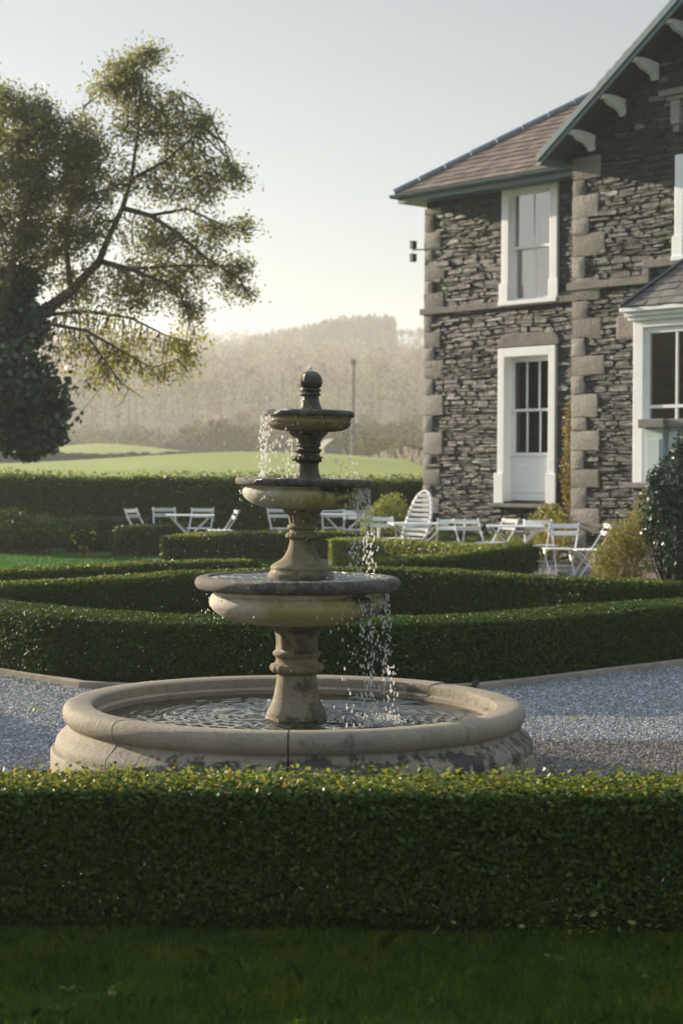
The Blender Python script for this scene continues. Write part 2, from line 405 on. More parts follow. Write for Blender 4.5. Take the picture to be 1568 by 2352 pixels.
def sheet(name, pts, z, mat, kind='structure'):
    b=MB(); b.add([(x,y,z) for x,y in pts],[list(range(len(pts)))]); o=b.build(name,mat); tag(o,kind=kind); return o
KERB=[(-5.6,16.95),(-2.52,13.17),(-1.77,12.3),(-1.2,12.12),(.45,12.12),(.98,12.37),(2.69,14.07),(5.6,16.95)]
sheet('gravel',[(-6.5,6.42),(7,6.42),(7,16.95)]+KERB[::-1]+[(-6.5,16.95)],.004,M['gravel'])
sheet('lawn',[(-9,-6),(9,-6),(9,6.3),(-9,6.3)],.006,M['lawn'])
sheet('soil',[(-6,5.82),(6,5.82),(6,6.4),(-6,6.4)],.010,M['soil'])
sheet('terrace',[(2.3,22.6),(5.6,22.2),(7.5,25),(5.2,27.5),(1.6,32.4),(-1.2,31.2),(-1.0,30.2),(1.2,28.5)],.012,M['paving'])
sheet('path',[(-3.25,29.9),(-2.5,29.6),(-1.9,34),(-2.6,34)],.012,plain('path_stone',(.2,.19,.17),.9,8,.2))
# kerb
def sweep(name, pts, w, h, mat, z0=0.):
    b=MB(); P=[Vector((x,y,0)) for x,y in pts]; n=len(P); vs=[]
    for i,p in enumerate(P):
        d=(P[min(i+1,n-1)]-P[max(i-1,0)]).normalized(); q=Vector((-d.y,d.x,0))
        for s,z in ((-1,z0),(-1,h),(1,h),(1,z0)): vs.append(p+q*(s*w/2)+Vector((0,0,z)))
    fs=[[0,1,2,3],[(n-1)*4+k for k in (3,2,1,0)]]
    for i in range(n-1):
        for k in range(4): fs.append([i*4+k,i*4+(k+1)%4,i*4+4+(k+1)%4,i*4+4+k])
    b.add(vs,fs); return b.build(name,mat,bevel=.01)
k=sweep('path_edging',KERB,.07,.05,M['kerb'],-.02); tag(k,kind='structure')

# gravel stones: loose pebbles that carry the look near the camera
def in_gravel(x,y):
    k=np.interp(x,[p[0] for p in KERB],[p[1] for p in KERB])-.05
    r=np.hypot(x+.23,y-9.04)
    return (y<k)&(r>1.21)&(y>6.75)
n=150000
X=RG.uniform(-3.3,3.6,n); Y=RG.uniform(6.9,15,n); ok=in_gravel(X,Y)&(np.abs(X)<Y*.21+.15)&((np.hypot(X+.23,Y-9.04)<1.5)|(Y<13.9)); X=X[ok];Y=Y[ok]; n=len(X)
octa=np.array([(1,0,0),(0,1,0),(-1,0,0),(0,-1,0),(0,0,1)],float); of=np.array([(0,1,4),(1,2,4),(2,3,4),(3,0,4)])
s=RG.uniform(.006,.012,(n,1,1)); a=RG.uniform(0,6.28,n)
sh=octa[None]*np.stack([RG.uniform(.8,1.4,n),RG.uniform(.7,1.1,n),RG.uniform(.5,1.0,n)],-1)[:,None,:]*s
sh=sh+RG.normal(size=sh.shape)*s*.22
ca,sa=np.cos(a)[:,None],np.sin(a)[:,None]
VV=np.stack([sh[...,0]*ca-sh[...,1]*sa+X[:,None],sh[...,0]*sa+sh[...,1]*ca+Y[:,None],sh[...,2]+.004],-1)
FF=(np.arange(n)[:,None,None]*5+of[None]).reshape(-1,3)
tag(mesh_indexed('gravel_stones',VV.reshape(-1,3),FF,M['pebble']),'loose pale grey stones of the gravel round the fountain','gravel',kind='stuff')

# ================================================================ HEDGES
def resample(pts, step):
    P=np.array(pts,float); seg=np.linalg.norm(np.diff(P,axis=0),axis=1); c=np.concatenate([[0],np.cumsum(seg)])
    t=np.linspace(0,c[-1],max(4,int(c[-1]/step)+1)); Q=np.stack([np.interp(t,c,P[:,0]),np.interp(t,c,P[:,1])],-1)
    for _ in range(2):
        Q[1:-1]=.25*Q[:-2]+.5*Q[1:-1]+.25*Q[2:]
    return Q
def hedge(name,label,cat,pts,w,h,leaf,dens,mat,tipmat=None,group=None,k=4,z0=0.,undul=.013,smooth_step=.12,back=.45,tipfrac=.85,shoots=.0,solid=True):
    Q=resample(pts,smooth_step); T=np.gradient(Q,axis=0); T=unit(T); Nn=np.stack([-T[:,1],T[:,0]],-1)
    L=np.linalg.norm(np.diff(Q,axis=0),axis=1).sum()
    e=empty(name,(float(Q[len(Q)//2,0]),float(Q[len(Q)//2,1]),z0),0,label,cat,group)
    off=np.array([Q[len(Q)//2,0],Q[len(Q)//2,1],z0])
    camside=np.sign(-(Q[len(Q)//2]@Nn[len(Q)//2])) or 1     # +1 when the left-hand side faces the camera
    per=[('L',h),('T',w),('R',h)]
    PP=[];NN=[]
    def place(s,lat,z,nlat,nz,nt=0.):
        # s 0..1 along the line
        f=s*(len(Q)-1); i=np.clip(f.astype(int),0,len(Q)-2); t=(f-i)[:,None]
        c=Q[i]*(1-t)+Q[i+1]*t; nn=unit(Nn[i]*(1-t)+Nn[i+1]*t); tt=unit(T[i]*(1-t)+T[i+1]*t)
        xy=c+nn*lat[:,None]
        nrm=np.concatenate([nn*nlat[:,None]+tt*(nt if np.ndim(nt)==0 else np.asarray(nt)[:,None]),nz[:,None]],-1)
        return np.concatenate([xy,z[:,None]],-1),nrm
    for side,hh in per:
        front=(side=='T') or (side=='L' and camside>0) or (side=='R' and camside<0)
        n=int(L*hh*dens*(1 if front else back))
        s=RG.random(n)
        if side=='T':
            q=RG.uniform(-1,1,n); lat=q*w/2; z=h-.12*h*np.abs(q)**6+0*q; nl=.35*q**3; nz=np.ones(n)
        else:
            sg=1 if side=='L' else -1
            q=RG.random(n)**.92; z=.02+q*(h-.02); lat=sg*(w/2-.1*w*np.clip(.12-q,0,1)*4-.06*w*np.clip(q-.85,0,1)*6); nl=sg*np.ones(n); nz=.25+.5*(q>.9)
        P,Nv=place(s,lat,z,nl,nz); PP.append(P);NN.append(Nv)
    for end,sg in ((0,-1),(1,1)):
        n=int(w*h*dens); q=RG.uniform(-1,1,n); z=RG.random(n)*h
        P,Nv=place(np.full(n,float(end)),q*w/2,z,.2*q,np.full(n,.25),sg*1.)
        i=0 if end==0 else len(Q)-1
        bul=(.05+.10*(1-q**2))*w
        P[:,:2]+=sg*T[i]*bul[:,None]; PP.append(P);NN.append(Nv)
    if not solid:
        n=int(L*w*h*dens*3.2); P,Nv=place(RG.random(n),RG.uniform(-.5,.5,n)*(w-.05),.03+RG.random(n)**.8*(h-.06),np.zeros(n),np.full(n,.3)); Nv=RG.normal(size=Nv.shape); PP.append(P);NN.append(Nv)
    P=np.concatenate(PP);Nv=unit(np.concatenate(NN))
    und=wob(P,3.2,3)*undul+wob(P,11,4)*undul*.6
    depth=-np.abs(RG.normal(size=len(P)))*leaf*.9+leaf*.4
    P=P+Nv*(und+depth)[:,None]
    if shoots:
        up=(RG.random(len(P))<shoots)&(Nv[:,2]>.8); P[up,2]+=RG.random(up.sum())*leaf*2.2
    P[:,2]+=z0*1.0
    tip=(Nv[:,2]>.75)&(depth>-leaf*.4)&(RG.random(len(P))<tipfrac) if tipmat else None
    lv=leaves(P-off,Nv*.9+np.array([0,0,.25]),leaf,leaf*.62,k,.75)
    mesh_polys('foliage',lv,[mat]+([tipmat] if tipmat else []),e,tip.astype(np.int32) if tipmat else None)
    # woody core
    b=MB(); vs=[]; n=len(Q); ins=min(.07,.18*w)
    for i in range(n):
        for lat,z in ((-(w/2-ins),.03),(-(w/2-ins),h-ins),((w/2-ins),h-ins),((w/2-ins),.03)):
            zz=z+(.02*math.sin(i*1.7+lat*9))
            vs.append((Q[i,0]+Nn[i,0]*lat-off[0],Q[i,1]+Nn[i,1]*lat-off[1],zz))
    fs=[[0,1,2,3],[(n-1)*4+j for j in (3,2,1,0)]]
    for i in range(n-1):
        for j in range(4): fs.append([i*4+j,i*4+(j+1)%4,i*4+4+(j+1)%4,i*4+4+j])
    if solid: b.add(vs,fs)
    # visible stems just under the leaf skin
    for _ in range(int(L*26*min(1,.5/w if w>.5 else 1))):
        i=rnd.randrange(1,n-1); lat=-camside*0+camside*(w/2-ins*.55); x=Q[i,0]+Nn[i,0]*lat-off[0]+rnd.uniform(-.05,.05); y=Q[i,1]+Nn[i,1]*lat-off[1]
        z=0.02; pts=[]
        for q in range(4):
            pts.append((x,y,z)); x+=rnd.gauss(0,.022); y+=rnd.gauss(0,.008); z+=h*.29
        b.tube(pts,[.006,.005,.004,.0025],4)
    b.build('stems',M['twig'],e)
    return e
GB='clipped box hedges of the parterre'
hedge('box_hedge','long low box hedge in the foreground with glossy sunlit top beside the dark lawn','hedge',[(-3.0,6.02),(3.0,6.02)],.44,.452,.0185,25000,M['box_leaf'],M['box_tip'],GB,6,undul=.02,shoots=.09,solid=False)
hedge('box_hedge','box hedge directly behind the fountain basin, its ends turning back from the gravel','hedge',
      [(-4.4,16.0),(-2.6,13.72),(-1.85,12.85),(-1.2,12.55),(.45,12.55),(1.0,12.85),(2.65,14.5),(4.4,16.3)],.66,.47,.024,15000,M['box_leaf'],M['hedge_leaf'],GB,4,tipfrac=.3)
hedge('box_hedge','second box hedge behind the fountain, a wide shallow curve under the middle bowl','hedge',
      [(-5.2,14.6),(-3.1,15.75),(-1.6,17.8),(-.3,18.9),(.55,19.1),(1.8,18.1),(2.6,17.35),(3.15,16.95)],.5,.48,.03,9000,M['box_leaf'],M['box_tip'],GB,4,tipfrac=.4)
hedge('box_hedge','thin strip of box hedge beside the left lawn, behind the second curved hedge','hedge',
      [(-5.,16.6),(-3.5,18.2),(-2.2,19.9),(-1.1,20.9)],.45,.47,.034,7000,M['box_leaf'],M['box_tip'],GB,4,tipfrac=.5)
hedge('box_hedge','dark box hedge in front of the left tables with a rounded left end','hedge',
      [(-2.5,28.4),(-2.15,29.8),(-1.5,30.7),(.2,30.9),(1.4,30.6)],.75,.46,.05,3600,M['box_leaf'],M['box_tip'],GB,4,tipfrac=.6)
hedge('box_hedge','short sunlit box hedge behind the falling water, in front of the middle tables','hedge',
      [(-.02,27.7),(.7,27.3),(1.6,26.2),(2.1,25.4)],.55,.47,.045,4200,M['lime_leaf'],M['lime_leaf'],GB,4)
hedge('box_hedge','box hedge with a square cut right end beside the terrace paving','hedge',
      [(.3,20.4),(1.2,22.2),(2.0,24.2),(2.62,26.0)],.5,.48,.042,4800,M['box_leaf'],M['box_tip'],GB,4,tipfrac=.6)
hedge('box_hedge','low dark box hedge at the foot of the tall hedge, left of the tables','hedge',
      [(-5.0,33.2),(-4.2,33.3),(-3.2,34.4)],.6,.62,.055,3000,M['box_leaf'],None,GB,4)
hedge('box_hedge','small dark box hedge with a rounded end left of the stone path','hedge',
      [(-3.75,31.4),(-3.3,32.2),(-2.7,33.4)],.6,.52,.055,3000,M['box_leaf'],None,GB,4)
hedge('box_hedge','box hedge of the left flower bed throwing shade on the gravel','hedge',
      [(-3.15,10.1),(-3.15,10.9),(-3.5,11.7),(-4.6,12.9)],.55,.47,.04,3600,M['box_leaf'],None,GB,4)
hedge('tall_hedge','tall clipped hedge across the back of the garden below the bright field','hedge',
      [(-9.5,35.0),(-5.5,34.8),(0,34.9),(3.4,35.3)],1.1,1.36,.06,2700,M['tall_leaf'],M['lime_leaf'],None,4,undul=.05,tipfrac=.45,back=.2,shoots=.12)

# ---------------------------------------------------------------- generic leafy plants
def blob_points(c, rad, n, hollow=.55):
    d=unit(RG.normal(size=(n,3))); r=(hollow+(1-hollow)*RG.random((n,1))**.6)
    r=r*(1+.22*wob(d*2.2,2.6,int(abs(c[0]*7+c[1]*3))%97))[:,None]
    return np.array(c)[None]+d*r*np.array(rad)[None], d
def shrub(name,label,cat,base,blobs,leaf,mat,stems=True,group=None,asp=.5,k=4,stem_mat=None,droop=0.):
    """blobs: (centre offset, radii, leaf count) relative to base"""
    e=empty(name,base,0,label,cat,group); PP=[];NN=[]
    b=MB()
    for c,rad,n in blobs:
        P,d=blob_points(c,rad,n); keep=P[:,2]>.01; PP.append(P[keep]);NN.append(d[keep]+np.array([0,0,.3-droop]))
        if stems:
            for _ in range(5):
                t=Vector(c)+Vector([rnd.uniform(-.6,.6)*q for q in rad]); bx=(c[0]*.4+rnd.uniform(-.05,.05),c[1]*.4+rnd.uniform(-.05,.05),0)
                mid=Vector(bx).lerp(t,.5)+Vector((rnd.uniform(-.06,.06),rnd.uniform(-.06,.06),.03)); b.tube([bx,mid,t],[.014,.01,.004],4)
    P=np.concatenate(PP);Nv=np.concatenate(NN)
    mesh_polys('foliage',leaves(P,Nv,leaf,leaf*asp,k,.7),mat,e)
    if stems: b.build('stems',stem_mat or M['twig'],e)
    return e

# ================================================================ FOUNTAIN
FX,FY=-.227,9.04
FO=empty('fountain',(FX,FY,0),0,'three tiered stone fountain standing in a round basin, water spilling from its bowls','fountain')
# basin: eight curved stones with open joints
prof=[(1.215,0),(1.22,.05),(1.22,.112),(1.214,.122),(1.197,.126),(1.2,.14),(1.195,.165),(1.182,.185),(1.158,.205),(1.14,.22),(1.131,.235),(1.132,.243),(1.145,.252),(1.157,.272),(1.163,.295),(1.158,.32),(1.146,.336),(1.13,.344),(1.1,.346),(1.03,.342),(1.016,.336),(1.012,.325),(1.012,.29),(1.0,.285),(.985,.28),(.985,.05),(.985,0)]
gaps={0:.0105,1:.0045}
for i in range(8):
    a0=-PI/2+i*PI/4; a1=a0+PI/4
    g0=.0065/2 if i==0 else .0022; g1=.0065/2 if i==7 else .0022
    b=MB(); jit=rnd.uniform(-.003,.003)
    b.lathe([(r+jit*.4,z+(jit if z>.2 else 0)) for r,z in prof],22,a0+g0,a1-g1,fn=lambda a,z,i_:1+.0012*math.sin(9*a)+.0008*math.sin(23*a+z*30),closed_profile=True,caps=True)
    b.build('basin_stone',M['basin'],FO,35)
b=MB(); b.lathe([(.99,.0),(.99,.03),(0.001,.03)],48); b.build('basin_floor',plain('basin_floor',(.06,.05,.025),.8,6,.3),FO)
def rel(off,rz): return off
TI=R(0.9)
def tier(o, dx, zp):
    o.location=(dx,0,0); return o
UP=Matrix.Translation((0,0,.97))@Matrix.Rotation(TI,4,'Y')@Matrix.Translation((0,0,-.97))
def lathe_part(name,prof,mat,dx,n=72,fn=None,parent=FO,tilt=True,smooth=40):
    b=MB(); b.lathe(prof,n,fn=fn)
    if tilt: b.v=[tuple(UP@Vector((x+dx,y,z))) for x,y,z in b.v]
    else: b.v=[(x+dx,y,z) for x,y,z in b.v]
    return b.build(name,mat,parent,smooth)
def smoothprof(pts, n=4):
    # Catmull-Rom through the profile
    out=[]; P=[pts[0]]+list(pts)+[pts[-1]]
    for i in range(1,len(P)-2):
        for j in range(n):
            t=j/n; q=[]
            for k in (0,1):
                a,b_,c,d=P[i-1][k],P[i][k],P[i+1][k],P[i+2][k]
                q.append(.5*((2*b_)+(-a+c)*t+(2*a-5*b_+4*c-d)*t*t+(-a+3*b_-3*c+d)*t**3))
            out.append((max(q[0],.0005),q[1]))
    out.append(pts[-1]); return out
def bead(a0,n,amp,z0,z1):
    return lambda a,z,i:1+(amp*abs(math.sin(n*a/2)) -amp*.5 if z0<=z<=z1 else 0)
# lower pedestal
ped=[(.19,.2),(.155,.265),(.15,.285),(.128,.33),(.113,.38),(.104,.44),(.1,.47),(.103,.482),(.118,.488),(.131,.505),(.128,.525),(.112,.535),(.106,.545),(.108,.562),(.12,.575),(.121,.59),(.108,.602),(.103,.625),(.104,.66),(.112,.69),(.132,.71),(.15,.722),(.152,.735),(.14,.742)]
lathe_part('pedestal',smoothprof(ped,4),M['column'],.008,96,lambda a,z,i:1+(.05*abs(math.sin(9*a)) if .487<z<.53 else 0)+(.03*math.cos(8*a) if .61<z<.69 else 0),tilt=False)
# bowls: body and rim (rim is a sub-part)
def bowl(body,rim,mat,rimmat,dx,tilt=True):
    o=lathe_part('bowl',smoothprof(body,4),mat,dx,96,tilt=tilt)
    r=lathe_part('rim',smoothprof(rim,4),rimmat,dx,128,lambda a,z,i:1+.004*math.sin(5*a+1)+.003*math.sin(13*a)+.002*math.sin(37*a+z*99),tilt=tilt,parent=o)
    return o
bowl([(.13,.735),(.2,.735),(.29,.742),(.36,.762),(.41,.79),(.438,.82),(.445,.845),(.437,.872),(.425,.885),(.43,.893),(.43,.91),(.44,.915)],
     [(.425,.908),(.47,.905),(.505,.912),(.518,.928),(.52,.945),(.51,.962),(.49,.972),(.46,.974),(.452,.972),(.447,.962),(.445,.94),(.3,.90),(.05,.88)],M['bowl'],M['rim_wet'],.008,False)
mid=[(.165,.955),(.165,.985),(.158,.995),(.154,1.005),(.156,1.018),(.145,1.03),(.126,1.043),(.098,1.062),(.079,1.09),(.067,1.12),(.061,1.15),(.066,1.163),(.077,1.168),(.08,1.175),(.076,1.187),(.066,1.195),(.062,1.202),(.064,1.21),(.074,1.216),(.074,1.228),(.064,1.236),(.064,1.25),(.072,1.28),(.09,1.298),(.1,1.308),(.1,1.318),(.09,1.32)]
lathe_part('pedestal',smoothprof(mid,4),M['column'],.026,96,lambda a,z,i:1+(.06*abs(math.sin(9*a)) if 1.163<z<1.192 else 0)+(.05*math.cos(14*a) if 1.24<z<1.3 else 0))
bowl([(.09,1.315),(.13,1.312),(.2,1.318),(.255,1.335),(.293,1.358),(.31,1.382),(.312,1.398),(.305,1.413),(.297,1.42),(.3,1.428),(.305,1.438)],
     [(.29,1.432),(.325,1.428),(.343,1.434),(.35,1.447),(.349,1.46),(.34,1.468),(.325,1.47),(.318,1.467),(.31,1.458),(.3,1.445),(.05,1.43)],M['bowl'],M['rim_wet'],.032)
up=[(.075,1.44),(.072,1.472),(.067,1.48),(.06,1.5),(.055,1.53),(.058,1.548),(.07,1.556),(.076,1.566),(.072,1.578),(.062,1.585),(.06,1.597),(.068,1.607),(.07,1.615),(.058,1.622),(.06,1.63),(.066,1.634),(.064,1.642),(.06,1.65),(.066,1.67),(.082,1.688),(.095,1.694),(.099,1.702),(.095,1.709),(.085,1.711)]
lathe_part('pedestal',smoothprof(up,4),M['column_dark'],.046,96,lambda a,z,i:1+(.09*abs(math.sin(8*a)) if 1.555<z<1.58 else 0)+(.06*math.cos(8*a) if 1.645<z<1.692 else 0))
bowl([(.085,1.709),(.12,1.707),(.17,1.715),(.2,1.73),(.212,1.745),(.216,1.757),(.21,1.765),(.213,1.772),(.218,1.785)],
     [(.205,1.781),(.222,1.781),(.229,1.788),(.231,1.797),(.226,1.808),(.212,1.814),(.198,1.813),(.19,1.803),(.18,1.795),(.03,1.79)],M['bowl_top'],M['rim_wet'],.048)
fin=[(.072,1.79),(.068,1.818),(.06,1.83),(.05,1.855),(.046,1.875),(.045,1.885),(.053,1.889),(.055,1.897),(.05,1.902),(.048,1.908),(.055,1.911),(.057,1.917),(.051,1.922),(.049,1.926),(.056,1.938),(.0615,1.952),(.061,1.966),(.054,1.985),(.042,2.001),(.025,2.011),(.001,2.014)]
lathe_part('finial',smoothprof(fin,4),M['column_dark'],.05,72,lambda a,z,i:1+(.035*abs(math.sin(7*a)) if z>1.93 else 0))

# water surfaces with real ripples
def ripple_disc(name, cx,cy,z, r, amp, centres, n=110, freq=26, kind='structure'):
    rr=np.linspace(0,r,n); aa=np.linspace(0,2*PI,2*n,endpoint=False)
    X=rr[:,None]*np.cos(aa)[None]; Y=rr[:,None]*np.sin(aa)[None]
    Z=np.zeros_like(X)
    for (px,py,a,f) in centres:
        d=np.hypot(X-px,Y-py); Z+=a*np.sin(d*f*2*PI+np.sin(3*np.arctan2(Y-py,X-px))*.8)*np.exp(-d*1.6)
    P=np.stack([X,Y,0*X],-1).reshape(-1,3)
    Z+=(wob(P,freq,5)*amp+wob(P,freq*2.3,8)*amp*.5).reshape(X.shape)
    Z*=np.clip((r-rr)/.03,0.15,1)[:,None]
    V=np.stack([X+cx,Y+cy,Z+z],-1).reshape(-1,3); m=2*n
    i=np.arange(n-1)[:,None]*m+np.arange(m)[None]; j=np.arange(n-1)[:,None]*m+((np.arange(m)+1)%m)[None]
    Fq=np.stack([i,i+m,j+m,j],-1).reshape(-1,4)
    o=mesh_indexed(name,V,Fq,M['water'],None,True); tag(o,kind=kind); return o
ripple_disc('water',FX,FY,.256,.984,.0032,[(.36,.05,.006,14),(.3,-.1,.005,17),(-.2,.1,.0025,11),(.5,.2,.003,15)],150,15)
ripple_disc('water',FX+.008,FY,.966,.447,.0022,[(.33,-.02,.004,24),(.25,.1,.003,30),(-.25,0,.002,22)],90,40)
ripple_disc('water',FX+.032+.008,FY,1.462,.312,.0015,[(-.2,0,.003,30),(.2,.05,.002,30)],60,50)

# falling drops
def dropmesh(P, S, name, label, cat):
    th=np.array([0,1,2,3,4])*2*PI/5
    ring1=np.stack([np.cos(th)*.8,np.sin(th)*.8,np.full(5,.5)],-1); ring2=np.stack([np.cos(th),np.sin(th),np.full(5,-.35)],-1)
    U=np.concatenate([[(0,0,1.2)],ring1,ring2,[(0,0,-1)]])
    fs=[]
    for j in range(5):
        k=(j+1)%5; fs+= [(0,1+j,1+k),(1+j,6+j,1+k),(6+j,6+k,1+k),(11,6+k,6+j)]
    fs=np.array(fs); n=len(P)
    V=P[:,None,:]+U[None]*S[:,None,:]
    FF=(np.arange(n)[:,None,None]*12+fs[None]).reshape(-1,3)
    o=mesh_indexed(name,V.reshape(-1,3),FF,M['drops'],None,True); tag(o,label,cat,kind='stuff'); return o
def curtain(cx,ztop,zbot,rad,a0,a1,n,clump,sz,out=.05):
    """drops falling from an arc of rim, clumped into strands"""
    st=RG.uniform(a0,a1,clump); st_w=RG.random(clump)+.15; st_w/=st_w.sum()
    a=st[RG.choice(clump,n,p=st_w)]+RG.normal(size=n)*.02
    t=RG.random(n); fall=(ztop-zbot)*t
    r=rad+out*np.sqrt(t)+RG.normal(size=n)*.006*(1+2*t)
    P=np.stack([FX+cx+np.cos(a)*r,FY+np.sin(a)*r,ztop-fall],-1)
    s=sz*RG.uniform(.45,1.25,n); S=np.stack([s,s,s*(2.1+1.4*np.sqrt(t)*RG.random(n))],-1)
    return P,S
cs=[curtain(.055,1.78,1.47,.226,R(150),R(215),170,16,.0036,.008), curtain(.055,1.78,1.47,.215,R(215),R(262),60,9,.0033,.0),
    curtain(.055,1.78,1.47,.226,R(-100),R(10),60,9,.0032,.0), curtain(.04,1.425,1.34,.33,R(150),R(270),26,14,.0024,.0), curtain(.01,.9,.78,.49,R(180),R(290),26,14,.0026,.0), curtain(.055,1.75,1.47,.2,R(100),R(150),50,6,.004),
    curtain(.04,1.42,.97,.325,R(-48),R(8),300,24,.0035,.02), curtain(.04,1.42,1.3,.32,R(-50),R(-10),60,12,.004,.0),
    curtain(.01,.90,.27,.485,R(-52),R(-18),380,28,.0037,.02), curtain(.01,.90,.27,.485,R(-75),R(-50),40,6,.0036,.02)]
P=np.concatenate([c[0] for c in cs]); Sz=np.concatenate([c[1] for c in cs])
dropmesh(P,Sz,'falling_water','bright strings of water drops falling from the three fountain bowls','water drops')
# fine spray drifting to the left, and splashes where the strings land
def splash(cx,cy,z,r,n,hh,sz):
    a=RG.uniform(0,2*PI,n); q=np.sqrt(RG.random(n))*r
    P=np.stack([FX+cx+np.cos(a)*q,FY+cy+np.sin(a)*q,z+np.abs(RG.normal(size=n))*hh*(1-.6*q/r)],-1)
    s=sz*RG.uniform(.4,1.2,n); return P,np.stack([s,s,s*1.1],-1)
sp=[splash(.39,-.2,.262,.17,420,.03,.0036),splash(.27,-.1,.972,.15,200,.018,.0024),splash(-.2,-.05,1.468,.06,70,.012,.002),splash(.22,-.02,1.468,.1,40,.01,.002),splash(.05+.012,0,2.02,.018,60,.01,.0032)]
n=330; P=np.stack([FX+RG.normal(size=n)*.42-.42,FY+RG.uniform(-.8,.9,n),RG.uniform(.55,1.75,n)],-1); s=RG.uniform(.0006,.0013,n)
sp.append((P,np.stack([s,s,s*3.2],-1)))
n=150; P=np.stack([FX+RG.normal(size=n)*.14+.5,FY+RG.uniform(-.6,.3,n),RG.uniform(.35,1.3,n)],-1); s=RG.uniform(.0007,.0014,n)
sp.append((P,np.stack([s,s,s*2.5],-1)))
dropmesh(np.concatenate([c[0] for c in sp]),np.concatenate([c[1] for c in sp]),'water_spray','fine spray and splashes of water round the fountain','water spray')
# bubbles on the pool
b=MB()
for x,y,r in ((-.155,.62,.012),(.12,.62,.012),(-.78,-.05,.012),(-.66,.03,.009),(-.62,.12,.008),(.3,.45,.008),(-.72,.2,.007)):
    b.lathe([(.0005,.258+r)]+[(r*math.sin(a),.258+r*math.cos(a)) for a in (.5,1.,1.57)],10); n_=4*10
    b.v[-n_:]=[(vx+FX+x,vy+FY+y,vz) for vx,vy,vz in b.v[-n_:]]
o=b.build('water_bubbles',M['drops'],None,60); tag(o,'small clear bubbles floating on the dark pool water','water bubbles',kind='stuff')
# small black spot lamp by the kerb
SL=empty('spot_lamp',(.93,12.28,0),0,'small black garden spot lamp at the foot of the box hedge behind the basin','garden lamp')
b=MB(); b.tube([(0,0,0),(0,0,.05)],.007,8); b.build('stake',M['black_metal'],SL)
b=MB(); b.tube([(0,.02,.05),(0,-.03,.065)],[.02,.025],14); b.build('lamp_head',M['black_metal'],SL)

# ================================================================ HOUSE (local frame: x along the front to the right, y into the house)
QX,QY=3.22,31.0; E1=(.648,-.7616); NO=(-.7616,-.648)
HO=empty('house',(QX,QY,0),math.atan2(E1[1],E1[0]),'grey slate stone house with white windows, pale corner stones and a gable','house')
def hp(px,py,v):
    a,b=ray(px,py); D=(v+QX*NO[0]+QY*NO[1])/(a*NO[0]+NO[1]); return ((a*D-QX)*E1[0]+(D-QY)*E1[1], EYE+b*D)
GV=.5                                            # the gable front stands this far proud of the wing
uL=hp(978,800,0)[0]; uG=hp(1318,700,GV)[0]
Z_EAVE=6.64; PITCH=.70
ridge_u=uG-.24+3.75
def rake_z(u,base=6.72): return base+.716*(min(u,2*ridge_u-u)-(uG-.24))
# openings in the local frame
w0,zt=hp(1156,424,0); w1,_=hp(1284,409,0); zb=hp(1215,692,0)[1]; zt=hp(1218,415,0)[1]
d0,_=hp(1147,900,0); d1,_=hp(1279,900,0); dzb=hp(1212,1153,0)[1]; dzt=hp(1212,797,0)[1]
WIN=(w0,w1,zb,zt); DOOR=(d0,d1,dzb,dzt)
gw0=hp(1553,430,GV)[0]; gwb=hp(1560,592,GV)[1]; gwt=hp(1560,270,GV)[1]
GWIN=(gw0,gw0+1.7,gwb,gwt)
BAYV=1.3
bay0=hp(1452,900,BAYV)[0]; BAYW=2.9
bay_top=hp(1452,738,BAYV)[1]; bay_sill=hp(1455,1112,BAYV)[1]
def cells(u0,u1,z0,z1,ops):
    us=sorted({u0,u1,*[o[0] for o in ops],*[o[1] for o in ops]}); zs=sorted({z0,z1,*[o[2] for o in ops],*[o[3] for o in ops]})
    for a,b_ in zip(us[:-1],us[1:]):
        for c,d in zip(zs[:-1],zs[1:]):
            mu,mz=(a+b_)/2,(c+d)/2
            if not any(o[0]<mu<o[1] and o[2]<mz<o[3] for o in ops): yield a,b_,c,d
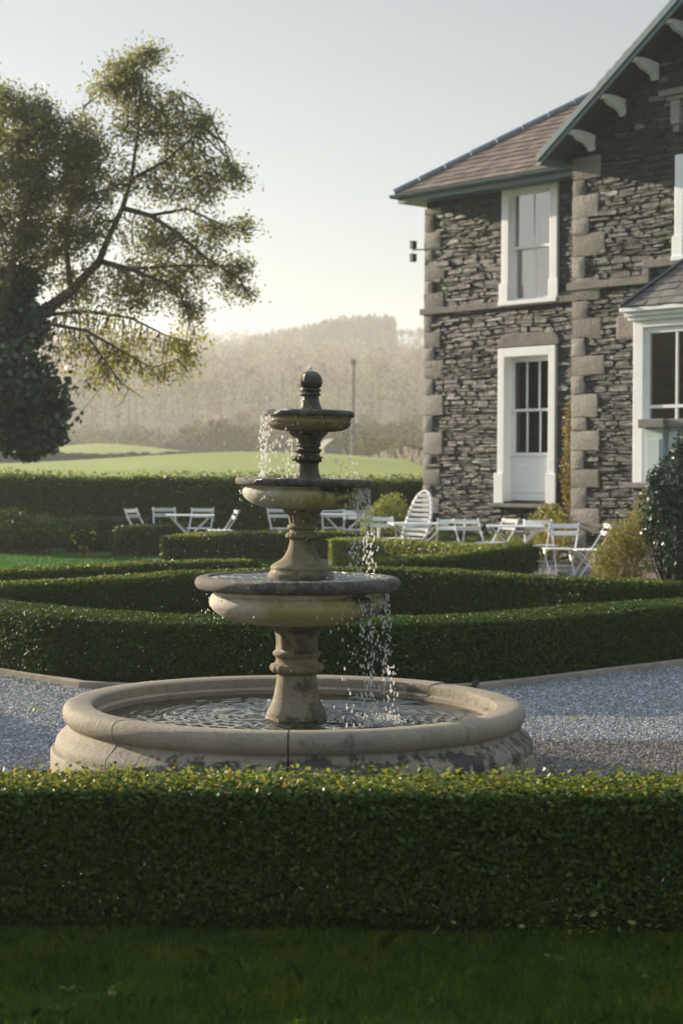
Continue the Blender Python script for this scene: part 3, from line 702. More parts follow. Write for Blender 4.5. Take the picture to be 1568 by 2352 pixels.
def stonework(mb,u0f,u1f,z0,z1,y,ops,rs):
    """coursed slate rubble: every stone is its own irregular block standing out of the wall by its own amount"""
    z=z0
    while z<z1:
        h=rs.choice((.03,.035,.04,.045,.05,.06,.07,.095)); zc=z+h/2
        segs=[(u0f(zc),u1f(zc))]
        for o in ops:
            if o[2]-.005<zc<o[3]+.005:
                ns=[]
                for a,b_ in segs:
                    if o[0]>a: ns.append((a,min(b_,o[0])))
                    if o[1]<b_: ns.append((max(a,o[1]),b_))
                segs=ns
        for a,b_ in segs:
            u=a
            while u<b_-.03:
                L=min(rs.uniform(.14,.5)*(1.2 if h<.05 else 1)*(.7 if h>.1 else 1),b_-u)
                if b_-u-L<.07: L=b_-u
                p=rs.uniform(.006,.036)+(.022 if rs.random()<.1 else 0); g=.0045; j=lambda s=.008: rs.uniform(-s,s)
                hh=h*rs.uniform(.86,1.08); lift=rs.uniform(-.006,.006)
                e1,e2=rs.uniform(.008,.035),rs.uniform(.008,.035); A=[(u+g,z+lift+hh*rs.uniform(.3,.6)),(u+g+e1,z+lift+.004+j(.006)),(u+L-g-e2,z+lift+.004+j(.006)),(u+L-g,z+lift+hh*rs.uniform(.3,.6)),(u+L-g-rs.uniform(.01,.07),z+lift+hh-.006+j(.006)),(u+L*.5+j(.04),z+lift+hh-.002+j(.01)),(u+g+rs.uniform(.01,.07),z+lift+hh-.006+j(.006))]
                wv=lambda q:0.014*math.sin(q*1.9+z*2.3)+.008*math.sin(q*4.7+z*5.1+1); A=[(q[0],q[1]+wv(q[0])) for q in A]; cu=u+L/2; czz=z+h/2+wv(cu); vs=[(q[0],y+.02,q[1]) for q in A]
                fr=[(cu+(q[0]-cu)*.96+j(.003),y-p+j(.009),czz+(q[1]-czz)*.9) for q in A]
                n=7; vs+=fr; c=(cu+j(.04),y-p-rs.uniform(-.004,.004),czz+j(.01)); vs.append(c)
                fs=[[k,(k+1)%n,n+(k+1)%n,n+k] for k in range(n)]+[[n+k,n+(k+1)%n,2*n] for k in range(n)]
                mb.add(vs,fs); u+=L
        z+=h
rs=random.Random(5)
# wing wall
ZT=Z_EAVE-.02
OPS=[WIN,DOOR]
b=MB()
for a,c,d,e_ in cells(uL,uG+.3,-.3,ZT,OPS): b.box(a,c,.0,.3,d,e_,1)
stonework(b,lambda z:uL+.02,lambda z:uG+.1,0,ZT,0,[(o[0]-.01,o[1]+.01,o[2]-(.11 if o is DOOR else .05),o[3]) for o in OPS],rs)
b.build('wing_wall',[M['wall_stone'],M['mortar']],HO)
# gable wall
b=MB()
gz1=rake_z(ridge_u)-.1
GOPS=[GWIN,(bay0+.12,bay0+BAYW-.12,bay_sill,bay_top-.1)]
for a,c,d,e_ in cells(uG,2*ridge_u-uG,-.3,6.5,GOPS): b.box(a,c,-GV,-GV+.3,d,e_,1)
pts=[(uG,6.5),(2*ridge_u-uG,6.5),(2*ridge_u-uG,rake_z(uG)-.12),(ridge_u,rake_z(ridge_u)-.12),(uG,rake_z(uG)-.12)]
ops_hi=[o for o in GOPS if o[3]>6.5]
if ops_hi: GWIN=(GWIN[0],GWIN[1],GWIN[2],min(GWIN[3],6.49))
b.prism(pts,1,-GV,-GV+.3,1)
def rl(z): return max(uG+.02,uG-.24+(z+.14-6.72)/.716)
stonework(b,rl,lambda z:2*ridge_u-rl(z),0,gz1-.15,-GV,[(o[0]-.01,o[1]+.01,o[2],o[3]) for o in [GWIN,(bay0+.05,bay0+BAYW-.05,0,bay_top+.2)]],rs)
b.build('gable_wall',[M['wall_stone'],M['mortar']],HO)
# plain side and back walls so the house is a closed body
b=MB(); D2=9.
b.box(uL,uL+.3,.3,6.5,-.3,ZT); b.box(uL,uG+.3,6.5,6.8,-.3,ZT); b.box(2*ridge_u-uG-.3,2*ridge_u-uG,-GV+.3,D2,-.3,6.5); b.box(uG,2*ridge_u-uG,D2,D2+.3,-.3,6.5); b.box(uG,uG+.3,6.8,D2,-.3,6.5); b.box(uG+.3,uG+.45,-GV+.3,6.5,-.3,6.4)
b.box(uL+.3,2*ridge_u-uG-.3,3.2,3.35,-.2,6.4)
b.build('side_walls',M['mortar'],HO)
b=MB(); b.box(uL+.3,uG+.3,.31,3.19,3.25,3.4); b.box(uG+.46,2*ridge_u-uG-.3,-GV+.31,3.19,3.25,3.4); b.box(uL+.3,uG+.3,.31,3.19,-.1,.1); b.build('inner_floor',M['dark_room'],HO)
# corner stones, alternating long and short
def quoins(u,y,z0,z1,first_long,rs,side=1):
    b=MB(); z=z0; lng=first_long
    while z<z1-.1:
        h=rs.uniform(.29,.4) if lng else rs.uniform(.22,.36); w=(rs.uniform(.36,.5) if lng else rs.uniform(.16,.24))*side
        h=min(h,z1-z); p=rs.uniform(.028,.05)
        n=len(b.v); x0,x1=u-.02,u+w; g=.006
        # rough faced block: a 4x4 grid front with a pushed-out middle
        m=5; vs=[]
        for i in range(m):
            for j in range(m):
                fx,fz=i/(m-1),j/(m-1); ed=min(fx,1-fx,fz,1-fz)
                vs.append((x0+(x1-x0)*fx+rs.uniform(-.008,.008),y-p*(.7 if ed==0 else 1)-(.012*rs.random() if ed>0 else 0),z+g+(h-2*g)*fz+rs.uniform(-.008,.008)))
        fs=[[i*m+j,(i+1)*m+j,(i+1)*m+j+1,i*m+j+1] for i in range(m-1) for j in range(m-1)]
        ring=[i*m for i in range(m)]+[(m-1)*m+j for j in range(1,m)]+[i*m+m-1 for i in range(m-2,-1,-1)]+[j for j in range(m-2,0,-1)]
        back=len(vs); vs+=[(vs[r][0],y+.12,vs[r][2]) for r in ring]; k=len(ring)
        fs+=[[ring[q],back+q,back+(q+1)%k,ring[(q+1)%k]] for q in range(k)]
        b.add(vs,fs); z+=h; lng=not lng
    return b
quoins(uL,-.012,.1,ZT-.25,True,rs).build('corner_stones',M['quoin'],HO,55)
quoins(uG,-GV-.012,.0,6.72,True,rs,1.4).build('corner_stones',M['quoin'],HO,55)
# string courses
sz0=hp(1000,716,.05)[1]; sz1=hp(1300,684,.05)[1]; sz=(sz0+sz1)/2
b=MB(); u=uL-.1
while u<uG: 
    L=min(rnd.uniform(.7,1.1),uG-u+.02); b.box(u,u+L-.006,-.085,.02,sz-.06,sz+.055); u+=L
b.build('string_course',M['dressed'],HO,bevel=.012)
gs=hp(1400,651,GV+.05)[1]; us_=hp(1492,640,GV+.05)[0]; gs2=hp(1520,603,GV+.05)[1]
b=MB(); b.box(uG-.1,uG+.8,-GV-.09,-GV+.02,gs-.06,gs+.065); b.box(uG+.806,us_,-GV-.09,-GV+.02,gs-.06,gs+.065)
b.box(us_-.14,us_+.0,-GV-.087,-GV+.02,gs+.067,gs2-.067); b.box(us_-.14,us_+.7,-GV-.09,-GV+.02,gs2-.065,gs2+.06); b.box(us_+.706,us_+3.2,-GV-.09,-GV+.02,gs2-.065,gs2+.06)
b.build('string_course',M['dressed'],HO,bevel=.012)
# ---- sash window
def arch_frame(b,u0,u1,z0,z1,wd,y0,y1,mi=0,bottom=False):
    b.box(u0,u0+wd,y0,y1,z0,z1,mi); b.box(u1-wd,u1,y0,y1,z0,z1,mi); b.box(u0+wd,u1-wd,y0,y1,z1-wd,z1,mi)
    if bottom: b.box(u0+wd,u1-wd,y0,y1,z0,z0+wd,mi)
def window(name,op,y,wd=.16,bars=1,parent=HO,flare=True):
    u0,u1,z0,z1=op; dp=.16
    f=MB(); arch_frame(f,u0,u1,z0,z1,wd,y-.055,y+dp)
    if flare:
        f.box(u0-.035,u0+wd+.01,y-.075,y-.05,z0,z0+.34); f.box(u1-wd-.01,u1+.035,y-.075,y-.05,z0,z0+.34)
    W=f.build(name,M['white_paint'],parent,bevel=.008)
    a,c=u0+wd,u1-wd; zt_=z1-wd; mz=z0+(zt_-z0)*.5
    s=MB()
    arch_frame(s,a,c,mz-.03,zt_,.05,y+.07,y+.105,0,True)
    arch_frame(s,a,c,z0+.03,mz+.03,.055,y+.112,y+.15,0,True)
    for k in range(bars):
        m=a+(c-a)*(k+1)/(bars+1); s.box(m-.014,m+.014,y+.072,y+.102,mz+.02,zt_-.05); s.box(m-.014,m+.014,y+.114,y+.148,z0+.085,mz-.025)
    s.build('sash',M['white_paint'],W,bevel=.004)
    s=MB(); s.box(u0-.03,u1+.03,y-.1,y+dp-.01,z0-.05,z0+.028); s.build('sill',M['white_paint'],W,bevel=.008)
    s=MB(); s.box(a+.05,c-.05,y+.085,y+.09,mz+.02,zt_-.05); s.box(a+.055,c-.055,y+.128,y+.133,z0+.085,mz-.025); s.build('pane',M['glass'],W)
    return W
W1=window('window',WIN,0,.17)
# dressing inside the upper window
b=MB()
for x in np.linspace(w0+.6,w1-.2,8): b.tube([(x,.5,zb+.1),(x+.01,.5,zt-.2)],.045,6)
b.build('curtain',M['curtain'],W1,50)
W2=window('window',GWIN,-GV,.17)
# hood over the gable window
hz=hp(1540,213,GV+.1)[1]; hu=hp(1516,215,GV+.1)[0]
b=MB(); b.box(hu,hu+2.6,-GV-.17,-GV+.02,hz-.05,hz+.05); b.box(hu+.12,hu+2.45,-GV-.12,-GV+.02,hz-.12,hz-.055)
b.box(hu+.2,hu+.38,-GV-.11,-GV+.02,hz-.5,hz-.125); b.box(hu+.23,hu+.35,-GV-.08,-GV+.02,hz-.62,hz-.505)
b.build('window_hood',M['quoin'],HO,bevel=.012)
# ---- glazed door
u0,u1,z0,z1=DOOR; wd=.16; dp=.24
f=MB(); arch_frame(f,u0,u1,z0,z1,wd,-.06,dp); f.box(u0-.05,u0+wd+.012,-.09,-.055,z0-.03,z0+.5); f.box(u1-wd-.012,u1+.05,-.09,-.055,z0-.03,z0+.5)
DR=f.build('door',M['white_paint'],HO,bevel=.01)
a,c=u0+wd,u1-wd; zt_=z1-wd; gb=z0+.86; gm=gb+(zt_-.09-gb)*.47
f=MB(); f.box(a,c,.13,.18,z0+.02,gb-.06); f.box(a+.1,c-.1,.118,.135,z0+.16,gb-.2); f.box(a,c,.11,.185,gb-.062,gb-.002)
f.build('door_panel',M['white_paint'],DR,bevel=.006)
f=MB(); arch_frame(f,a,c,gm-.02,zt_,.085,.12,.16); f.box(a,c,.1,.165,gm-.025,gm+.02)
f.box(a,a+.11,.125,.165,gb,gm-.027); f.box(c-.11,c,.125,.165,gb,gm-.027)
for k in (1,2):
    m=a+.085+(c-a-.17)*k/3; f.box(m-.016,m+.016,.124,.158,gm+.02,zt_-.086)
    m=a+.11+(c-a-.22)*k/3+(.03 if k==2 else 0); f.box(m-.014,m+.014,.127,.16,gb,gm-.027)
f.build('glazing_bars',M['white_paint'],DR,bevel=.003)
f=MB(); f.box(a+.085,c-.085,.136,.141,gm+.02,zt_-.086); f.box(a+.11,c-.11,.142,.147,gb,gm-.027); f.build('pane',M['door_glass'],DR)
# room seen through the door: drapes, and white panels added for reflections in the glass
f=MB()
for x in np.linspace(c-.2,c-.06,4): f.tube([(x,.42,z0+.3),(x,.42,zt_)],.035,6)
for x in np.linspace(a+.06,a+.12,2): f.tube([(x,.42,z0+.3),(x,.42,zt_)],.035,6)
f.build('curtain',plain('drape',(.3,.25,.15),.8,6,.1),DR,50)
f=MB(); f.box(a+.27,a+.32,.19,.2,gm+.01,gm+.7); f.box(a+.46,a+.51,.19,.2,gb+.01,gm+.7); f.box(a+.13,a+.29,.205,.215,gb+.12,gb+.38); f.box(a+.13,a+.44,.205,.215,gb+.42,gm-.03); f.box(a+.31,a+.44,.205,.215,gb+.16,gb+.37); f.build('reflection_panels',M['curtain'],DR,bevel=.01)
f=MB(); f.box(u0-.12,u1+.1,-.16,.24,z0-.1,z0-.035); f.build('threshold',M['dressed'],DR,bevel=.012)
# lintel with rounded shoulders
f=MB(); lz0=z1+.008; lz1=hp(1215,765,0)[1]; q=[(u0-.02,lz0)]
for t in np.linspace(0,PI/2,6): q.append((u0+.2-.21*math.cos(t),lz1-.2+.2*math.sin(t)))
for t in np.linspace(PI/2,0,6): q.append((u1-.12+.2*math.cos(t),lz1-.2+.2*math.sin(t)))
q.append((u1+.08,lz0)); f.prism(q,1,-.06,.05); f.build('lintel',M['dressed'],HO,bevel=.015)
f=MB(); f.box(w0-.1,w1+.1,-.05,.05,zt+.006,zt+.2); f.build('lintel',M['dressed'],HO,bevel=.01)
# ---- roofs
def slates(mb,O,U,Sv,nrm,uf0,uf1,slope_len,rs,exp=.2,wid=.27):
    O=Vector(O);U=Vector(U);Sv=Vector(Sv);nrm=Vector(nrm); s=0; row=0
    while s<slope_len:
        l=min(exp,slope_len-s); a,b_=uf0(s+l*.4),uf1(s+l*.4); u=a-(wid*.5 if row%2 else 0)+rs.uniform(-.03,.03)
        while u<b_:
            w=wid*rs.uniform(.8,1.15); x0,x1=max(a,u),min(b_,u+w-.005)
            if x1-x0>.03:
                t=.022+rs.uniform(-.004,.008); dl=rs.uniform(-.012,.008)
                P=[O+U*x0+Sv*(s+dl)+nrm*t,O+U*x1+Sv*(s+dl)+nrm*(t+rs.uniform(-.004,.004)),O+U*x1+Sv*(s+l*1.15)+nrm*.008,O+U*x0+Sv*(s+l*1.15)+nrm*.008]
                Q=[O+U*x0+Sv*(s+dl)+nrm*(t-.016),O+U*x1+Sv*(s+dl)+nrm*(t-.016)]
                mb.add(P+Q,[(0,1,2,3),(4,5,1,0)])
            u+=w
        s+=l; row+=1
OV=.45; eu=uL-.4; K=3.0
def pl(u,k,z): return (u,-OV+k,z)
cp=1/math.sqrt(1+PITCH**2)
b=MB()
slates(b,(0,-OV,Z_EAVE),(1,0,0),(0,cp,PITCH*cp),(0,-PITCH*cp,cp),lambda s:eu+s*cp,lambda s:uG-.24+s*cp+.25,K/cp,rs)
slates(b,(eu,-OV+6,Z_EAVE),(0,-1,0),(cp,0,PITCH*cp),(-PITCH*cp,0,cp),lambda s:s*cp,lambda s:6-s*cp,K/cp,rs,.2,.4)
zr=Z_EAVE+K*PITCH
b.add([pl(eu,0,Z_EAVE),pl(uG+.3,0,Z_EAVE),pl(uG+3.2,K,zr),pl(eu+K,K,zr),pl(eu,6,Z_EAVE),pl(uG+3.2,6,Z_EAVE)],[(0,1,2,3),(0,3,4),(3,2,5,4)],0)
RW=b.build('wing_roof',M['slate_brown'],HO)
b=MB(); n=9
for i in range(n):
    a0=Vector(pl(eu,0,Z_EAVE+.03)).lerp(Vector(pl(eu+K,K,zr+.03)),i/n); a1=Vector(pl(eu,0,Z_EAVE+.03)).lerp(Vector(pl(eu+K,K,zr+.03)),(i+1)/n-.004)
    b.tube([a0,a1],[.075,.07],8)
b.tube([pl(eu+K,K,zr+.03),pl(uG+3,K,zr+.03)],.075,8)
b.build('hip_tiles',M['lead'],RW,60)
b=MB()  # fascia, soffit and gutter of the wing
b.box(eu+.05,uG+.2,-OV+.04,-OV+.07,Z_EAVE-.17,Z_EAVE-.005); b.box(eu+.05,eu+.08,-OV+.075,6-OV-.1,Z_EAVE-.17,Z_EAVE-.005)
b.box(eu+.085,uG+.2,-OV+.075,.02,Z_EAVE-.165,Z_EAVE-.14)
b.box(eu+.085,uL,.025,6,Z_EAVE-.165,Z_EAVE-.14)
b.build('fascia',M['teal_paint'],RW)
b=MB(); prf=[(math.cos(t)*.065,math.sin(t)*.065) for t in np.linspace(PI,2*PI,9)]+[(math.cos(t)*.052,math.sin(t)*.052) for t in np.linspace(2*PI,PI,9)]
b.prism([(p-OV-.03,q+Z_EAVE-.02) for p,q in prf],0,eu-.03,uG+.2)
b.prism([(p+eu-.03,q+Z_EAVE-.02) for p,q in prf],1,-OV-.06,5.6)
b.build('gutter',M['teal_paint'],RW,40)
# gable roof
gu0=uG-.24; gz0=6.79; GO=1.1; rr=ridge_u-gu0; gs_=.716; c2=1/math.sqrt(1+gs_**2); zr2=gz0+rr*gs_
b=MB(); L=GO+8.6
slates(b,(gu0,8.6,gz0),(0,-1,0),(c2,0,gs_*c2),(-gs_*c2,0,c2),lambda s:0,lambda s:L,rr/c2,rs,.22,.3)
slates(b,(2*ridge_u-gu0,-GO,gz0),(0,1,0),(-c2,0,gs_*c2),(gs_*c2,0,c2),lambda s:0,lambda s:L,rr/c2,rs,.22,.3)
b.add([(gu0,-GO,gz0),(ridge_u,-GO,zr2),(ridge_u,8.6,zr2),(gu0,8.6,gz0),(2*ridge_u-gu0,-GO,gz0),(2*ridge_u-gu0,8.6,gz0)],[(0,1,2,3),(1,4,5,2)])
RG_=b.build('gable_roof',M['slate_brown'],HO)
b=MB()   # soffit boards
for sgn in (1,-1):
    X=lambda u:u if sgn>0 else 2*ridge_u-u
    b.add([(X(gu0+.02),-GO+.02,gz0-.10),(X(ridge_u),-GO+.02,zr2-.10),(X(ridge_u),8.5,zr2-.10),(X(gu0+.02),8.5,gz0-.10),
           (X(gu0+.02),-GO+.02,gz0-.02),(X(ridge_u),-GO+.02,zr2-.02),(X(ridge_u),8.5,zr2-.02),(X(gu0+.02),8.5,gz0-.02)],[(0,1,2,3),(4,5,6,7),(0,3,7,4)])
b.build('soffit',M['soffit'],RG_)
b=MB()
for sgn in (1,-1):
    X=lambda u:u if sgn>0 else 2*ridge_u-u
    for d0_,d1_,y0,y1 in ((-.005,-.13,-GO-.03,-GO+.015),(-.13,-.235,-GO-.012,-GO+.012),(-.12,-.145,-GO-.045,-GO+.01)):
        A=[(X(gu0-.03),gz0-.03*gs_+d0_),(X(ridge_u),zr2+d0_),(X(ridge_u),zr2+d1_),(X(gu0-.03),gz0-.03*gs_+d1_)]
        b.prism(A,1,y0,y1)
    b.box(min(X(gu0-.03),X(gu0+.02)),max(X(gu0-.03),X(gu0+.02)),-GO+.02,8.5,gz0-.22,gz0-.03)
b.build('barge_board',M['teal_paint'],RG_,bevel=.004)
pr=[(0,0),(0,-.25),(-.07,-.27),(-.12,-.2),(-.22,-.15),(-.36,-.12),(-.47,-.05),(-.58,-.05),(-.58,.02),(-.4,.04),(-.2,.03)]
bu=[hp(px,py,GV)[0] for px,py in ((1362,300),(1430,220),(1508,125))]; st=(bu[2]-bu[0])/2
for i in range(10):
    u=bu[0]+st*i
    if i<5 and u<ridge_u: zz=gz0-.14+(u-gu0)*gs_
    else: continue
    for X in (u,2*ridge_u-u):
        b=MB(); zz2=zz-.06
        b.prism([(p-GV,q+zz2) for p,q in pr],0,X-.055,X+.055); b.build('bracket',M['white_paint'],RG_,bevel=.012)
# ---- bay window
b=MB(); y0=-BAYV; ub=bay0; uE=ub+BAYW
BW=empty('bay_window'); BW.parent=HO
b.box(ub,uE,y0+.02,-GV-.002,-.2,bay_sill-.06,0); b.build('plinth',M['wall_stone'],BW)
b=MB(); stonework(b,lambda z:ub+.02,lambda z:uE-.02,0,bay_sill-.08,y0+.02,[],rs); b.build('plinth_stones',M['wall_stone'],BW)
b=MB(); b.box(ub-.09,ub+.5,y0-.09,-GV-.002,bay_sill-.06,bay_sill+.02); b.box(ub+.505,uE+.09,y0-.09,-GV-.002,bay_sill-.06,bay_sill+.02); b.build('sill',M['dressed'],BW,bevel=.01)
gl0=hp(1487,800,BAYV)[0]; ws=hp(1520,975,BAYV+.1)[1]; gt=hp(1520,752,BAYV)[1]
b=MB(); b.box(ub,gl0-.1,y0,y0+.16,bay_sill+.02,bay_top); b.box(uE-.28,uE,y0,y0+.16,bay_sill+.02,bay_top); b.box(gl0-.1,uE-.28,y0,y0+.16,gt+.02,bay_top)
b.box(ub,ub+.14,y0+.16,-GV-.002,bay_sill+.02,bay_top); b.box(uE-.14,uE,y0+.16,-GV-.002,bay_sill+.02,bay_top); b.box(gl0-.1,uE-.28,y0+.01,y0+.15,bay_sill+.02,ws-.02)
b.build('frame',M['white_paint'],BW,bevel=.01)
b=MB(); a,c=gl0-.1,uE-.28; m=a+(c-a)*.5; mz=hp(1520,933,BAYV)[1]
arch_frame(b,a,c,ws-.02,gt+.02,.09,y0+.05,y0+.13,0,True); b.box(a+.092,c-.092,y0+.06,y0+.12,mz-.025,mz+.025)
for q in (1,2,3):
    x=a+(c-a)*q/4; b.box(x-.025,x+.025,y0+.062,y0+.118,ws+.07,mz-.026); b.box(x-.02,x+.02,y0+.062,y0+.118,mz+.026,gt-.07)
b.build('sash',M['white_paint'],BW,bevel=.004)
b=MB(); b.box(a+.09,c-.09,y0+.085,y0+.09,ws+.06,gt-.06); b.build('pane',M['glass'],BW)
b=MB()
for x in np.linspace(a+.12,a+.24,3): b.tube([(x,y0+.25,ws),(x,y0+.25,gt)],.035,6)
b.build('curtain',plain('beige_drape',(.38,.33,.2),.8,6,.1),BW,50)
fz=bay_top
b=MB()
b.box(ub-.06,uE+.06,y0-.06,-GV-.002,fz,fz+.06); b.box(ub-.1,uE+.1,y0-.1,-GV-.002,fz+.062,fz+.13); b.box(ub-.15,uE+.15,y0-.16,-GV-.002,fz+.132,fz+.2)
b.build('cornice',M['white_paint'],BW,bevel=.012)
bz=fz+.205; KB=BAYV+.16-GV; BP=1.05; cb=1/math.sqrt(1+BP**2)
b=MB()
slates(b,(0,y0-.16,bz),(1,0,0),(0,cb,BP*cb),(0,-BP*cb,cb),lambda s:ub-.15+s*cb,lambda s:uE+.15-s*cb,KB/cb,rs,.16,.24)
slates(b,(ub-.15,-GV,bz),(0,-1,0),(cb,0,BP*cb),(-BP*cb,0,cb),lambda s:0,lambda s:KB-s*cb,KB/cb,rs,.16,.24)
b.add([(ub-.15,y0-.16,bz),(uE+.15,y0-.16,bz),(uE+.15-KB,-GV,bz+KB*BP),(ub-.15+KB,-GV,bz+KB*BP),(ub-.15,-GV,bz),(uE+.15,-GV,bz)],[(0,1,2,3),(0,3,4),(1,5,2)])
b.build('bay_roof',M['slate_grey'],BW)
b=MB(); b.bar((ub-.15,y0-.16,bz+.03),(ub-.15+KB,-GV,bz+.03+KB*BP),.2,.03); b.build('lead_hip',M['lead'],BW)
# projecting pedestal with stone cap in front of the bay
pz=hp(1500,962,BAYV+.3)[1]; pu=hp(1480,1000,BAYV+.3)[0]
b=MB(); b.box(pu,pu+.34,y0-.3,y0-.1,bay_sill-.5,pz-.14); b.box(pu+.05,pu+.29,y0-.315,y0-.302,bay_sill-.3,pz-.3); b.box(pu+.345,pu+1.9,y0-.2,y0-.1,bay_sill-.5,pz-.3); b.box(pu+.42,pu+.6,y0-.26,y0-.202,bay_sill-.3,pz-.2)
PN=b.build('pedestal',M['pale_panel'],BW,bevel=.012)
b=MB(); b.box(pu-.08,pu+.42,y0-.38,y0-.02,pz-.138,pz); b.box(pu+.425,pu+2.,y0-.3,y0-.02,pz-.135,pz-.005); b.build('cap',M['dressed'],PN,bevel=.015)
# stone corbel beside the bay
cu=hp(1432,745,GV+.1)[0]; cz=hp(1432,750,GV+.1)[1]
b=MB(); b.box(cu-.1,ub+.05,-GV-.2,-GV-.01,cz-.22,cz+.18); b.build('corbel',M['quoin'],HO,bevel=.05)
# twin flood lamp on the corner
lp=hp(968,572,.15)
LO=empty('wall_lamp',HO.matrix_basis@Vector((uL-.03,-.05,lp[1])) if False else (0,0,0),0,'black twin flood lamp on a bracket at the upper left corner of the house','wall lamp')
LO.location=Vector((QX+E1[0]*(uL)+NO[0]*.05,QY+E1[1]*uL+NO[1]*.05,hp(968,574,.05)[1])); LO.rotation_euler=(0,0,math.atan2(E1[1],E1[0]))
b=MB(); b.tube([(0.02,0,0),(-.3,0,.02)],.012,6); b.tube([(-.3,0,.1),(-.34,0,.05),(-.33,0,-.12),(-.28,0,-.18)],.008,6); b.build('bracket',M['black_metal'],LO)
for z in (.11,-.13):
    b=MB(); b.box(-.36,-.27,-.05,.05,z-.07,z+.06); b.box(-.38,-.25,-.055,.055,z+.065,z+.075); b.build('lamp_head',M['black_metal'],LO,bevel=.008)

# ================================================================ GARDEN FURNITURE
def make_chair():
    e=empty('folding_chair',(0,0,0),0)
    b=MB()
    for k in range(5):
        y=-.19+k*.085; b.box(-.2,.2,y-.032,y+.032,.445,.462)
    b.build('seat',M['chair_paint'],e,bevel=.004)
    for z,y in ((.775,.262),(.675,.222)):
        b=MB(); b.bar((-.21,y,z),(.21,y,z),.018,.062,up=(0,-.35,1)); b.build('back_slat',M['chair_paint'],e,bevel=.005)
    for sx in (-1,1):
        b=MB(); b.tube([(sx*.2,.285,.82),(sx*.2,.2,.64),(sx*.2,.075,.45),(sx*.2,-.25,0)],.0125,6); b.build('leg',M['chair_paint'],e)
        b=MB(); b.tube([(sx*.175,-.19,.44),(sx*.175,.27,0)],.0125,6); b.build('leg',M['chair_paint'],e)
    for q in (((-.2,-.2,.06),(.2,-.2,.06)),((-.175,.23,.04),(.175,.23,.04)),((-.19,.04,.22),(.19,.04,.22))):
        b=MB(); b.tube(q,.009,5); b.build('stretcher',M['chair_paint'],e)
    return e
def make_table():
    e=empty('garden_table',(0,0,0),0); b=MB()
    for k in range(8):
        y=-.32+k*.0915; b.box(-.42,.42,y-.043,y+.043,.715,.732)
    b.box(-.4,-.36,-.34,.34,.695,.713); b.box(.36,.4,-.34,.34,.695,.713)
    b.build('tabletop',M['chair_paint'],e,bevel=.003)
    for sy in (-1,1):
        for sx in (-1,1):
            b=MB(); b.tube([(-sx*.34,sy*.27+.012*sx,.7),(sx*.34,sy*.27+.012*sx,0)],.014,6); b.build('leg',M['chair_paint'],e)
    for sx in (-1,1):
        b=MB(); b.tube([(sx*.33,-.27,.03),(sx*.33,.27,.03)],.01,5); b.build('stretcher',M['chair_paint'],e)
    return e
GC='white folding garden chairs'; GT='white folding garden tables'
chairs=[ # px of the middle, depth, facing (deg; 0 = faces the camera, chair front is local -y), label
 (330,31.8,65,'white folding chair at the far left of the left table, turned side-on to the right'),
 (380,32.6,12,'white folding chair behind the left end of the left table, second chair from the left'),
 (457,32.4,-8,'white folding chair behind the right end of the left table'),
 (508,31.4,-78,'white folding chair seen side-on at the right end of the left table, facing left'),
 (650,32.6,25,'white folding chair half hidden behind the fountain column, at its left'),
 (766,33.2,5,'white folding chair behind the middle table, just right of the fountain column'),
 (812,32.2,188,'white folding chair seen from behind, in front of the middle table, behind falling water'),
 (893,27.5,150,'white folding chair in front of the leafy lime bush, left of the armchair'),
 (1030,26.5,184,'white folding chair with its broad back turned this way, below the house door'),
 (1088,26.0,22,'white folding chair turned slightly, between the two right-hand tables, seat towards the right'),
 (1136,26.6,-62,'white folding chair with a bright sunlit back, seen side-on beside the right table'),
 (1240,25.8,2,'white folding chair behind the right table, in front of the climbing plant'),
 (1284,24.6,186,'nearest white folding chair, standing on the paving at the right end of the furniture'),
 (1352,24.4,-84,'white folding chair seen side-on at the far right, next to the yellow shrub'),
]
proto=make_chair()
for i,(px,D,ang,lab) in enumerate(chairs):
    o=proto if i==0 else copy_tree(proto); p=at(px,1300,D); o.location=(p.x,p.y,.014); o.rotation_euler=(0,0,R(ang)); tag(o,lab,'chair',GC)
tables=[(436,31.0,4,'white folding table with crossed legs between the four left chairs'),(788,32.6,0,'white folding table behind the falling water, right of the fountain column'),
        (958,27.0,6,'white folding table beside the white armchair, below the corner of the house'),(1182,25.9,-4,'white folding table below the house door, right of the sunlit chair back'),(1300,24.0,20,'low white folding table on the paving by the yellow shrub, at the right end')]
tp=make_table()
for i,(px,D,ang,lab) in enumerate(tables[:4]):
    o=tp if i==0 else copy_tree(tp); p=at(px,1300,D); o.location=(p.x,p.y,.014); o.rotation_euler=(0,0,R(ang)); tag(o,lab,'table',GT)
# white slatted armchair with a tall fan back
p=at(928,1230,29.6)
AC=empty('armchair',(p.x,p.y,.0),R(-50),'white garden armchair with a tall rounded slatted back beside the lime bush','armchair')
b=MB()
for k in range(9):
    z=.48+k*.08; w=.27*math.sqrt(max(0,1-((z-.62)/.62)**2)) if z>.62 else .27
    y=.22+(z-.45)*.3; b.bar((-w,y,z),(w,y,z),.016,.05,up=(0,-.3,1))
pts=[(-.29,.2,.42)]+[(.29*math.cos(t),.24+(.62+.58*math.sin(t)-.45)*.3,.62+.58*math.sin(t)) for t in np.linspace(PI,0,14)]+[(.29,.2,.42)]
b.tube(pts,.024,6); b.build('backrest',M['chair_paint'],AC,bevel=.004)
b=MB(); 
for k in range(6): b.box(-.28,.28,-.28+k*.09,-.2+k*.09,.40,.42)
b.build('seat',M['chair_paint'],AC,bevel=.005)
for sx in (-1,1):
    b=MB(); b.tube([(sx*.31,-.3,.0),(sx*.31,-.29,.6),(sx*.31,.0,.64),(sx*.3,.32,.62)],.025,6); b.build('armrest',M['chair_paint'],AC)
    b=MB(); b.tube([(sx*.29,.34,0),(sx*.28,.22,.42)],.024,6); b.build('leg',M['chair_paint'],AC)

